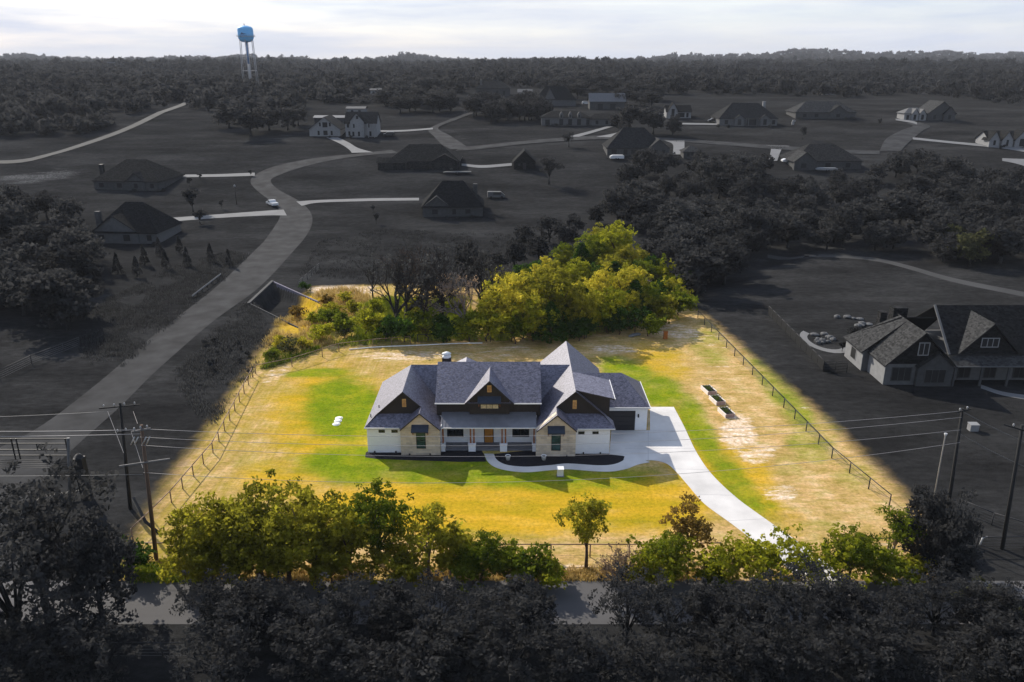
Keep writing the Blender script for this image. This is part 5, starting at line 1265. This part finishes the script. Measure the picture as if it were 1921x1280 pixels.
for kd, px, b, t, lf, lab in (('shrub', 380, 1094, 1040, 'leaf_olive', 'olive undergrowth bush at the foot of the leftmost roadside oak'), ('shrub', 620, 1094, 1030, 'leaf_olive', 'olive undergrowth bush at the foot of the broad roadside oak'), ('shrub', 760, 1092, 1020, 'leaf_olive', 'olive bush between the elm and the thin olive tree'), ('airy', 700, 1096, 1035, 'leaf_olive', 'loose olive bush under the tall green elm'),
                              ('shrub', 885, 1096, 1030, 'leaf_green', 'green bush in front of the small green roadside tree'), ('shrub', 950, 1094, 1035, 'leaf_green', 'green bush between the small green tree and the rounded shrub'), ('shrub', 1040, 1098, 1050, 'leaf_bright', 'low yellow green bush left of the lone young oak'), ('shrub', 1210, 1096, 1040, 'leaf_olive', 'olive bush right of the tan brushy bush'),
                              ('airy', 1290, 1096, 1020, 'leaf_bright', 'yellow green bush under the brown leaved oak'), ('shrub', 1325, 1098, 1050, 'leaf_green', 'low green bush at the street below the brown leaved oak'), 
                              ('airy', 1372, 1092, 1012, 'leaf_bright', 'second pale yellow green bush before the drive edge'), ('airy', 1442, 1096, 1008, 'leaf_bright', 'yellow green bush half covering the left edge of the drive mouth'), ('airy', 1232, 1094, 1010, 'leaf_bright', 'yellow green bush left of the brown leaved oak'), ('airy', 1570, 1096, 1000, 'leaf_bright', 'yellow green bush in front of the green drive mouth tree'), ('airy', 1660, 1094, 1030, 'leaf_bright', 'yellow green bush under the pale trunked young tree'), ('shrub', 1700, 1090, 1040, 'leaf_olive', 'olive bush between the young tree and the corner oak'), ('airy', 1625, 1090, 1010, 'leaf_green', 'loose green bush right of the green drive mouth tree')):
    T(kd, px, b, t, lf, lab, group=rs, bark='bark_brown', wide=1.15)
# dark trees on the near side of the street
nr = 'dark trees on the near side of the street'
for px, yy, top, w, lab in ((85, 56.0, 885, .9, 'tall black tree before the ranch gate with a leaning trunk'), (20, 52.0, 940, .9, 'black tree at the far left edge above the street'), (185, 55.0, 960, .7, 'black tree leaning over the left end of the street'), (120, 50, 1080, 1.0, 'low black tree at the lower left of the street'),
                            (390, 52.5, 1092, .95, 'black tree at the left of the long near row'), (470, 51.8, 1100, 1.0, 'black tree under the second roadside oak'), (560, 52.4, 1098, 1.0, 'black tree under the broad roadside oak'), (650, 52.0, 1104, .95, 'black tree under the green elm'), (735, 52.2, 1100, 1.0, 'black tree between the elm and the thin olive tree'),
                            (820, 52.0, 1104, 1.0, 'black tree under the low olive shrub'), (900, 52.5, 1098, .95, 'black tree under the small green tree'), (985, 52.0, 1100, .9, 'black tree just left of the street gap'),
                            (1180, 52.0, 1098, .9, 'black tree just right of the street gap'), (1262, 52.4, 1096, 1.0, 'black tree under the green bush tree'), (1345, 52.0, 1098, 1.0, 'black tree under the pale yellow green bush'), (1428, 52.2, 1096, 1.0, 'black tree at the near side of the drive mouth'), (1512, 52.0, 1098, 1.0, 'black tree under the low bush at the drive mouth'),
                            (1596, 52.4, 1096, 1.0, 'black tree under the green tree of the drive mouth'), (1680, 52.2, 1098, 1.0, 'black tree under the pale trunked young tree'), (1765, 53.0, 1095, 1.0, 'black tree under the corner oak'), (1850, 52.4, 1110, 1.0, 'black tree near the right end of the near row'), (1925, 52, 1120, 1.0, 'black tree at the right end of the near row')):
    _, _, zt_ = aty(px, top, yy); xx = aty(px, 1120, yy)[0]
    tree('thin' if NT[0] % 3 or px < 100 else 'oak', (xx, yy), max(3.5, zt_ + random.uniform(.1, 1.3) * (px > 300)), 'leaf_black', lab, group=nr, wide=w * 1.02)
for i in range(15):
    px = 40 + i * 134 + random.uniform(-30, 30); yy = 46.5 + random.uniform(-1.2, 1.2)
    if 180 < px < 330: continue
    tree('thin' if i % 2 else 'oak', (aty(px, 1230, yy)[0], yy), random.uniform(5.8, 7.4), 'leaf_black', 'black tree along the bottom edge, nearest the camera', group='nearest black trees', wide=1.25)
T('shrub', 1842, 1165, 1105, 'leaf_greygreen', 'faintly green bush among the black trees at the lower right', group=nr, wide=1.3)
fence([(aty(p, 1200, 50.5)[0], 50.5) for p in (-60, 160, 300, 420)], 'grey wire fence at the lower left between street and black trees', 'fence_dark', step=3)
# the brush and trees of the creek behind the house
bk = 'trees of the creek behind the back fence'
for kd, px, b, t, lf, lab, kw in (
    ('lush', 962, 628, 492, 'leaf_gold', 'golden green tree at the left end of the bright brush', {}), ('lush', 1035, 622, 488, 'leaf_olive', 'olive tree rising behind the dark cedar', {}), ('lush', 1112, 600, 500, 'leaf_gold', 'golden tree in the middle of the bright brush', {}),
    ('lush', 1175, 595, 482, 'leaf_gold', 'golden tree above the mauve bush', {}), ('lush', 1000, 640, 540, 'leaf_bright', 'yellow green tree by the fence left of the cedar', {}), ('lush', 1090, 632, 530, 'leaf_olive', 'olive tree just right of the cedar', {}),
    ('cedar', 1033, 644, 566, 'leaf_cedar', 'dense dark green cedar standing against the back fence', dict(wide=1.25)), ('lush', 1135, 622, 530, 'leaf_bright', 'yellow green tree right of the olive tree', {}), ('lush', 1185, 612, 530, 'leaf_olive', 'olive tree under the mauve bush', {}),
    ('lush', 1220, 600, 528, 'leaf_green', 'green tree at the right part of the brush', {}), ('shrub', 1250, 592, 545, 'leaf_olive', 'olive shrub at the right end of the brush', {}), ('shrub', 1275, 592, 545, 'leaf_green', 'green shrub at the foot of the right brush end', {}), ('shrub', 1160, 628, 580, 'leaf_cedar', 'dark green shrub against the fence under the olive tree', {}),
    ('cedar', 1092, 606, 535, 'leaf_cedar', 'dark cedar added as a shaded gap right of the big cedar', dict(wide=1.3)), ('cedar', 1188, 606, 525, 'leaf_cedar', 'dark cedar added as a shaded gap toward the right of the brush', dict(wide=1.4)), ('cedar', 1150, 560, 490, 'leaf_cedar', 'dark cedar added as a shaded gap in the upper middle of the brush', dict(wide=1.4)), ('cedar', 985, 616, 550, 'leaf_cedar', 'dark cedar added as a shaded gap at the left of the brush', dict(wide=1.3)), ('cedar', 1090, 520, 455, 'leaf_cedar', 'dark cedar added as a shaded gap below the topmost trees of the brush', dict(wide=1.3)), ('brush', 1205, 560, 492, 'leaf_mauve', 'mauve grey twiggy bush inside the bright brush', dict(wide=1.2)), ('lush', 1055, 505, 448, 'leaf_green', 'green tree on the upper left slope of the bright brush', {}), ('lush', 1110, 510, 425, 'leaf_green', 'green tree near the top of the bright brush', {}),  # small dark cedars here are added to stand for shaded gaps
    ('lush', 1158, 510, 412, 'leaf_bright', 'yellow green tree at the very top of the bright brush', {}), ('lush', 1132, 490, 410, 'leaf_olive', 'olive tree beside the topmost bright tree', {}), ('lush', 1180, 520, 450, 'leaf_gold', 'golden tree on the upper right slope of the brush', {}), ('lush', 1205, 540, 478, 'leaf_green', 'green tree between the golden trees at the right', {}),
    ('lush', 930, 632, 545, 'leaf_olive', 'olive tree left of the golden trees by the fence', {}), ('shrub', 965, 645, 598, 'leaf_green', 'green shrub on the back fence left of the cedar', {}), ('shrub', 1085, 640, 598, 'leaf_cedar', 'dark shrub on the back fence right of the cedar', {}), ('shrub', 1225, 606, 572, 'leaf_cedar', 'dark shrub on the back fence at the right', {}),
    ('lush', 1020, 560, 480, 'leaf_gold', 'golden tree behind the left golden trees', {}), ('lush', 1080, 555, 478, 'leaf_bright', 'yellow green tree between the golden crowns', {}), ('lush', 1140, 560, 486, 'leaf_gold', 'golden tree under the topmost trees', {}), ('shrub', 1240, 572, 528, 'leaf_cedar', 'dark shrub behind the right end of the brush', {}),
    ('bare', 735, 625, 470, 'leaf_greymid', 'leaning bare tree at the left of the creek with a black trunk', dict(lean=-.28, bark='bark_dark')), ('bare', 765, 620, 460, 'leaf_greymid', 'bare grey topped tree right of the leaning one', dict(bark='bark_dark')), ('bare', 795, 628, 478, 'leaf_greymid', 'bare forked tree in the middle of the thin trees', dict(bark='bark_dark')),
    ('bare', 832, 618, 455, 'leaf_greymid', 'tall bare tree with a grey crown above the creek', dict(bark='bark_dark')), ('bare', 872, 630, 500, 'leaf_tan', 'pale branched bare tree near the golden trees', dict(bark='bark_pale')), ('bare', 905, 600, 460, 'leaf_greymid', 'bare grey tree left of the golden brush', dict(bark='bark_dark')),
    ('bare', 700, 560, 480, 'leaf_greymid', 'thin bare grey tree at the left of the creek trees', dict(bark='bark_dark', wide=.7)), ('bare', 800, 560, 452, 'leaf_grey', 'grey crowned tree behind the bare forked tree', {}), ('bare', 750, 560, 450, 'leaf_grey', 'grey crowned tree behind the leaning tree', {}),
    ('shrub', 650, 628, 585, 'leaf_green', 'green shrub at the left end of the creek brush', {}), ('shrub', 615, 618, 580, 'leaf_green', 'green shrub below the culvert wing wall', {}), ('shrub', 690, 630, 580, 'leaf_bright', 'yellow green shrub under the leaning tree', {}), ('shrub', 725, 640, 592, 'leaf_cedar', 'dark green shrub on the back fence under the leaning tree', {}),
    ('shrub', 760, 642, 590, 'leaf_cedar', 'dark green shrub on the back fence below the bare trees', {}), ('shrub', 800, 640, 585, 'leaf_green', 'green shrub under the bare forked tree', {}), ('shrub', 838, 642, 590, 'leaf_cedar', 'dark shrub under the tall bare tree', {}), ('shrub', 880, 640, 585, 'leaf_green', 'green shrub under the pale branched tree', {}), ('shrub', 915, 640, 580, 'leaf_bright', 'yellow green shrub left of the olive tree', {}),
    ('shrub', 700, 600, 560, 'leaf_bright', 'yellow green shrub in the creek bed', {}), ('shrub', 780, 596, 555, 'leaf_olive', 'olive shrub in the creek bed', {}), ('shrub', 850, 590, 552, 'leaf_bright', 'yellow green shrub in the creek bed by the tall bare tree', {}), ('shrub', 660, 590, 562, 'leaf_olive', 'olive shrub in the creek bed near the culvert', {}), ('shrub', 575, 548, 528, 'leaf_cedar', 'small dark shrub above the right wing wall', {}),
    ('shrub', 560, 600, 575, 'leaf_brown', 'rusty shrub in the culvert mouth', {}), ('airy', 648, 660 - 24, 610, 'leaf_greygreen', 'grey green thistle bush by the fence corner', {}), ('airy', 548, 663, 628, 'leaf_greygreen', 'pale spiky agave bush inside the brush by the corner fence', {})):
    kw = dict(kw); kw.setdefault('bark', 'bark_brown'); T(kd, px, b, t, lf, lab, group=bk, **kw)
# grey wood right of the brush and up the right side
def inpoly(px, py, poly): return float(sdpoly(np.array([px]), np.array([py]), poly)[0]) > 0
wd = 'grey trees of the right hand wood'
RW = [(1180, 330), (1280, 325), (1380, 316), (1470, 330), (1600, 330), (1700, 325), (1800, 345), (1921, 370), (1990, 420), (1990, 520), (1900, 520), (1800, 500), (1700, 480), (1600, 468), (1440, 475), (1370, 520), (1330, 570), (1290, 560), (1240, 500), (1200, 440), (1100, 430), (1120, 400), (1160, 380)]
pts = []; random.seed(5)
while len(pts) < 118:
    px, py = random.uniform(1090, 1990), random.uniform(310, 580)
    if not inpoly(px, py, RW): continue
    if any(abs(px - a) < 26 and abs(py - b) < 11 for a, b in pts): 
        if random.random() < .93: continue
    pts.append((px, py))
for px, py in sorted(pts, key=lambda p: p[1]):
    lf = random.choice(['leaf_grey', 'leaf_grey', 'leaf_grey', 'leaf_black', 'leaf_greymid'])
    tree('wood', tp(px, py), random.uniform(6.5, 10.5), lf, 'dark grey leafy tree in the wood right of the bright brush', group=wd, wide=random.uniform(.95, 1.3))
for px, b, t, lab in ((1820, 500, 430, 'faintly olive tree at the edge of the right wood'), (1780, 480, 420, 'second faintly olive tree, left of the other at the edge of the right wood')): T('wood', px, b, t, 'leaf_greygreen', lab, wide=1.1)
for px, b, t, lab in ((1280, 445, 370, 'lighter grey round crowned tree in the right wood above the bright brush'),): T('oak', px, b, t, 'leaf_greymid', lab, wide=1.2)
# grey brush left of the golden trees and behind
for px, b, t in ((985, 470, 420), (1030, 455, 405), (1080, 440, 400), (965, 500, 450), (920, 520, 460), (1010, 490, 440), (890, 540, 480), (1060, 470, 415), (1120, 420, 385)):
    T('wood', px, b, t, 'leaf_grey', 'dark grey tree in the strip left of the bright brush', group='grey trees left of the bright brush')
# left side wood
LW = [(-120, 350), (60, 365), (110, 395), (150, 430), (150, 520), (180, 600), (130, 640), (40, 600), (-120, 620)]
pts = []
while len(pts) < 34:
    px, py = random.uniform(-120, 180), random.uniform(350, 650)
    if not inpoly(px, py, LW): continue
    if any(abs(px - a) < 28 and abs(py - b) < 16 for a, b in pts) and random.random() < .93: continue
    pts.append((px, py))
for px, py in pts:
    tree('wood', tp(px, py), random.uniform(6.5, 10.5), random.choice(['leaf_black', 'leaf_grey', 'leaf_grey']), 'dark tree in the wood at the left edge below the two hip roofed houses', group='dark trees of the left wood', wide=random.uniform(1, 1.3))
# single yard trees
for kd, px, b, t, lf, lab, w in (('round', 1030, 346, 296, 'leaf_black', 'round dark lawn tree right of the black shed', 1.25), ('round', 1067, 276, 246, 'leaf_black', 'small round tree beside the far road', 1.1), ('small', 362, 398, 352, 'leaf_grey', 'bushy tree right of the two hip roofed houses', 1.1), ('small', 376, 420, 392, 'leaf_black', 'low dark bush below the bushy yard tree', 1.3),
                                 ('small', 356, 350, 332, 'leaf_grey', 'small sapling on the drive of the upper hip roofed house', .9), ('small', 376, 338, 325, 'leaf_black', 'tiny sapling right of the sapling on the drive', .9), ('small', 470, 330, 318, 'leaf_black', 'tiny sapling where the upper drive meets the road', .9), ('small', 416, 392, 375, 'leaf_black', 'small dark conifer like bush by the yard lamp', .8),
                                 ('wood', 1180, 250, 196, 'leaf_black', 'round black tree behind the large hip roofed house', 1.0), ('wood', 1225, 252, 200, 'leaf_black', 'round black tree left of the white gabled cottage', 1.0), ('wood', 1262, 254, 214, 'leaf_grey', 'round black tree in front of the white gabled cottage', .9), ('wood', 1158, 240, 208, 'leaf_black', 'round black tree at the end of the three dormer house', 1.0),
                                 ('small', 1506, 262, 236, 'leaf_black', 'thin dark lawn tree below the pale arched house', .7), ('small', 1650, 236, 222, 'leaf_black', 'small dark tree on the far right lawn', .8), ('small', 1838, 268, 252, 'leaf_black', 'small dark bush left of the three gabled house', 1.0), ('small', 700, 398, 384, 'leaf_greymid', 'thin shrub on the lawn left of the gabled lawn house', .8), ('small', 706, 420, 400, 'leaf_grey', 'second thin shrub on the lawn left of the gabled lawn house, lower down', .8),
                                 ('wood', 880, 560, 448, 'leaf_grey', 'tall dark cedar like tree behind the bare trees', .55), ('wood', 540, 245, 200, 'leaf_black', 'dark round tree left of the white cottage', 1.2), ('wood', 470, 255, 195, 'leaf_black', 'dark round tree below the water tower', 1.3), ('wood', 430, 240, 190, 'leaf_black', 'dark tree at the end of the dirt track', 1.2),
                                 ('wood', 505, 245, 195, 'leaf_grey', 'dark tree between the two round trees below the water tower', 1.2), ('wood', 560, 235, 195, 'leaf_grey', 'dark tree just behind the white cottage', 1.1), ('wood', 1745, 1020, 960, 'leaf_black', 'low black tree at the foot of the pipe side power pole', .9), ('small', 1600, 645, 612, 'leaf_black', 'dark bush beside the neighbour fire pit', 1.0),
                                 ('small', 1580, 660, 640, 'leaf_grey', 'low grey bush at the neighbour patio edge', 1.1), ('wood', 1400, 345, 296, 'leaf_grey', 'round topped tree at the upper edge of the right wood below the shed', 1.2), ('wood', 1720, 325, 278, 'leaf_black', 'round topped tree at the upper edge of the right wood', 1.3)):
    T(kd, px, b, t, lf, lab, wide=w)
for i, (px, b) in enumerate(((185, 538), (222, 515), (258, 520), (272, 498), (312, 505), (352, 500), (396, 492), (300, 480), (338, 476), (430, 500))):
    T('cedar', px, b, b - 42 + i, 'leaf_black', 'young dark conifer in the planted row below the two hip roofed houses', group='young conifers in the left field', wide=.75)
for i in range(16):
    px, b = random.uniform(380, 470), random.uniform(640, 700)
    if px < 960 - (b - 112) * .8 - 60: pass
    T('shrub', px, b, b - random.uniform(5, 11), random.choice(['leaf_grey', 'leaf_greymid']), 'low grey scrub bush outside the corner of the lawn fence', group='scrub outside the lawn corner')
random.seed(33)
for hx, hb, hw_ in ((238, 357, 128), (237, 457, 122), (678, 257, 110), (850, 407, 112), (1192, 293, 106), (1403, 236, 108), (1548, 223, 112), (1062, 236, 92), (1890, 276, 74), (795, 318, 132)):
    for k in range(4):
        px = hx + random.uniform(-.55, .6) * hw_; b = hb + random.uniform(1, 5)
        T('shrub', px, b, b - random.uniform(4, 7), random.choice(['leaf_black', 'leaf_grey', 'leaf_greymid']), 'small dark garden shrub at the foot of a far house', group='garden shrubs of the far houses', wide=1.2)
# clumps of trees around the far houses
for px0, px1, b0, b1, n in ((870, 1010, 205, 230, 22), (1110, 1260, 180, 206, 14), (700, 860, 195, 215, 14), (1000, 1110, 172, 188, 8)):
    for i in range(n):
        px, b = random.uniform(px0, px1), random.uniform(b0, b1)
        tree('wood', tp(px, b), random.uniform(7, 10), random.choice(['leaf_black', 'leaf_grey']), 'dark tree in the clumps round the far houses', group='dark trees round the far houses', wide=1.25)

# ------------------------------------------------------------------ far woods that read as one mass, and the wild grass of the creek
protoF = []
for k in range(5):
    cl = clumpset(lobes(7, 3.7, 3.0, 3.2), 5, 1.1); V, Q, Tn = leaves(cl, 5, .95); protoF.append((V, Q, Tn))
EDGE = np.array([(-400, 300), (0, 290), (100, 272), (200, 238), (335, 192), (345, 205), (420, 214), (560, 214), (575, 196), (700, 196), (860, 190), (1000, 166), (1100, 166), (1180, 176), (1340, 178), (1480, 180), (1600, 184), (1700, 176), (1800, 186), (1921, 200), (2300, 215)], float)
def baked(name, N, ysamp, hs, mat):
    VV, QQ, TT, off, cnt, tries = [], [], [], 0, 0, 0
    while cnt < N and tries < N * 30:
        tries += 1
        y = ysamp(); x = RG.uniform(-.78, .78) * y
        z = float(terrain(x, y)); px, py = proj(x, y, z)
        if py > np.interp(px, EDGE[:, 0], EDGE[:, 1]) or px < -300 or px > 2220: continue
        if any(abs(px - c) < w and d > y - 8 and abs(py - b) < 12 for c, b, w, d in KEEP): continue
        V, Q, Tn = protoF[cnt % 5]; a = RG.uniform(0, 6.28); c, s = math.cos(a), math.sin(a); k = hs(y)
        P = V * np.array([k * RG.uniform(.8, 1.4), k, k * RG.uniform(.6, 1.45)]); P = np.stack([P[:, 0] * c - P[:, 1] * s, P[:, 0] * s + P[:, 1] * c, P[:, 2]], 1) + np.array([x, y, z - .4])
        VV.append(P); QQ.append(Q + off); TT.append(np.clip(Tn + RG.normal(0, .2) + .22 * math.sin(x / 55 + 1) * math.sin(y / 90), 0, 1)); off += len(V); cnt += 1
    me = npmesh(name, np.concatenate(VV), np.concatenate(QQ), np.concatenate(TT), mat)
    ob = bpy.data.objects.new(name, me); C.objects.link(ob); struct(ob, 'stuff'); print(name, cnt); return ob
KEEP = [(925, 181, 40, 900), (1042, 199, 45, 900), (1139, 206, 42, 900), (985, 182, 18, 900), (1548, 223, 60, 900), (470, 158, 26, 700), (705, 179, 14, 900)]
baked('far_woods', 4600, lambda: 340 + 760 * RG.random() ** 1.15, lambda y: RG.uniform(.75, 1.3), 'leaf_grey')
baked('distant_woods', 6200, lambda: math.exp(RG.uniform(math.log(1050), math.log(3900))), lambda y: RG.uniform(.9, 1.5) * (1 + y / 4200), 'leaf_grey')
def tufts(name, poly, N, h, mat, seed, size=.5):
    X = []; P = np.array([at(*p)[:2] for p in poly]); x0, y0 = P.min(0); x1, y1 = P.max(0)
    xs = RG.uniform(x0, x1, N * 3); ys = RG.uniform(y0, y1, N * 3); ok = sdpoly(xs, ys, [tuple(p) for p in P]) > 0
    dens = np.sin(xs * .55 + seed) + np.sin(ys * .43 + xs * .2) + RG.normal(0, .7, len(xs)); ok &= dens > -.5
    xs, ys = xs[ok][:N], ys[ok][:N]; zs = terrain(xs, ys); n = len(xs); B = 9
    xs, ys, zs = (np.repeat(v, B) for v in (xs, ys, zs)); tn = np.repeat(RG.random(n), B); n *= B
    bx, by = xs + RG.normal(0, size * .4, n), ys + RG.normal(0, size * .4, n); hh = h * RG.uniform(.5, 1.2, n); a = RG.uniform(0, 6.28, n); w = .045
    lx, ly = RG.normal(0, .25, n) * hh, RG.normal(0, .25, n) * hh
    V = np.stack([np.stack([bx - w * np.cos(a), by - w * np.sin(a), zs - .05], 1), np.stack([bx + w * np.cos(a), by + w * np.sin(a), zs - .05], 1), np.stack([bx + lx * .6 + w * .7 * np.cos(a), by + ly * .6 + w * .7 * np.sin(a), zs + hh * .7], 1), np.stack([bx + lx, by + ly, zs + hh], 1)], 1).reshape(-1, 3)
    me = npmesh(name, V, np.arange(len(V)).reshape(-1, 4), np.clip(tn + RG.normal(0, .15, n), 0, 1), mat)
    ob = bpy.data.objects.new(name, me); C.objects.link(ob); return struct(ob, 'stuff')
tufts('wild_grass', [(500, 640), (520, 600), (600, 545), (690, 540), (700, 600), (640, 640), (560, 668), (492, 690)], 1300, .9, 'grass_gold', 1)
tufts('wild_grass', [(600, 640), (640, 590), (720, 560), (930, 560), (960, 640), (780, 640), (640, 652)], 3200, .9, 'grass_green', 2)
tufts('wild_grass', [(490, 694), (520, 640), (560, 640), (600, 655), (560, 676)], 900, .7, 'grass_green', 3)
tufts('wild_grass', [(930, 640), (980, 520), (1120, 450), (1200, 480), (1290, 575), (1180, 612), (1080, 638)], 2400, .9, 'grass_green', 4)
tufts('weeds', [(230, 690), (330, 600), (420, 525), (470, 478), (430, 470), (330, 500), (200, 560), (150, 640), (170, 690)], 3200, .42, 'grass_grey', 7, .9)
tufts('weeds', [(330, 700), (420, 600), (470, 560), (520, 640), (470, 700), (400, 800), (360, 760)], 1500, .42, 'grass_grey', 8, .9)
tufts('weeds', [(560, 520), (600, 450), (720, 430), (960, 440), (900, 520), (700, 530)], 1800, .4, 'grass_grey', 9, .9)
tufts('roadside_grass', [(240, 1090), (262, 1050), (420, 1062), (900, 1066), (1300, 1064), (1560, 1088), (1300, 1090)], 1500, .3, 'grass_gold', 5, .4)
tufts('roadside_grass', [(240, 1092), (262, 1060), (400, 1070), (400, 1092)], 600, .4, 'grass_green', 6, .4)

for px, b, t, lf, lab in ((585, 610, 585, 'leaf_bright', 'yellow green shrub low in the culvert meadow'), (600, 640, 606, 'leaf_bright', 'yellow green shrub above the corner fence'), (625, 600, 570, 'leaf_olive', 'olive shrub among the golden creek grass'), (530, 655, 628, 'leaf_gold', 'golden bush at the left end of the creek meadow'), (575, 655, 632, 'leaf_gold', 'golden bush beside the spiky agave'),
                          (645, 570, 548, 'leaf_gold', 'golden bush at the top of the creek meadow'), (610, 575, 552, 'leaf_brown', 'orange brown bush at the top of the creek meadow'), (510, 675, 652, 'leaf_green', 'green bush by the left lawn corner')):
    T('shrub', px, b, t, lf, lab, group=bk, bark='bark_brown', wide=1.15)
for i, (px, b) in enumerate(((1190, 630), (1184, 632), (1196, 629))):
    x, y = tp(px, b); q = bpy.data.objects.new('rock', RK[i]); C.objects.link(q); q.location = (x, y, .15); q.scale = (.6, .45, .4); q.material_slots[0].link = 'OBJECT'; q.material_slots[0].material = MATS['patio']; tag(q, 'grey rock in the little pile on the bare ground behind the house', 'rock', 'rocks behind the house')
# brush filling the middle of the bright wood
random.seed(21)
for i in range(70):
    px, b = random.uniform(925, 1285), random.uniform(505, 640)
    if b < 640 - (px - 900) * .02 and b > 470 + abs(px - 1120) * .25:
        T(random.choice(['shrub', 'airy', 'shrub']), px, b, b - random.uniform(34, 58), random.choice(['leaf_green', 'leaf_cedar', 'leaf_olive', 'leaf_bright']), 'leafy undergrowth shrub between the trees of the bright brush', group='undergrowth of the bright brush', bark='bark_brown')

# ------------------------------------------------------------------ air
m = MB(); m.box(-10500, 10500, -600, 16000, -5, 190)
hz = m.build('haze', M('haze_air', (1, 1, 1))); struct(hz, 'stuff')
hm = MATS['haze_air']; n, l = nodes(hm); n.clear()
pv = n.new('ShaderNodeVolumePrincipled'); pv.inputs['Color'].default_value = (.86, .89, .96, 1); pv.inputs['Density'].default_value = .00007
ho = n.new('ShaderNodeOutputMaterial'); l.new(pv.outputs[0], ho.inputs['Volume'])
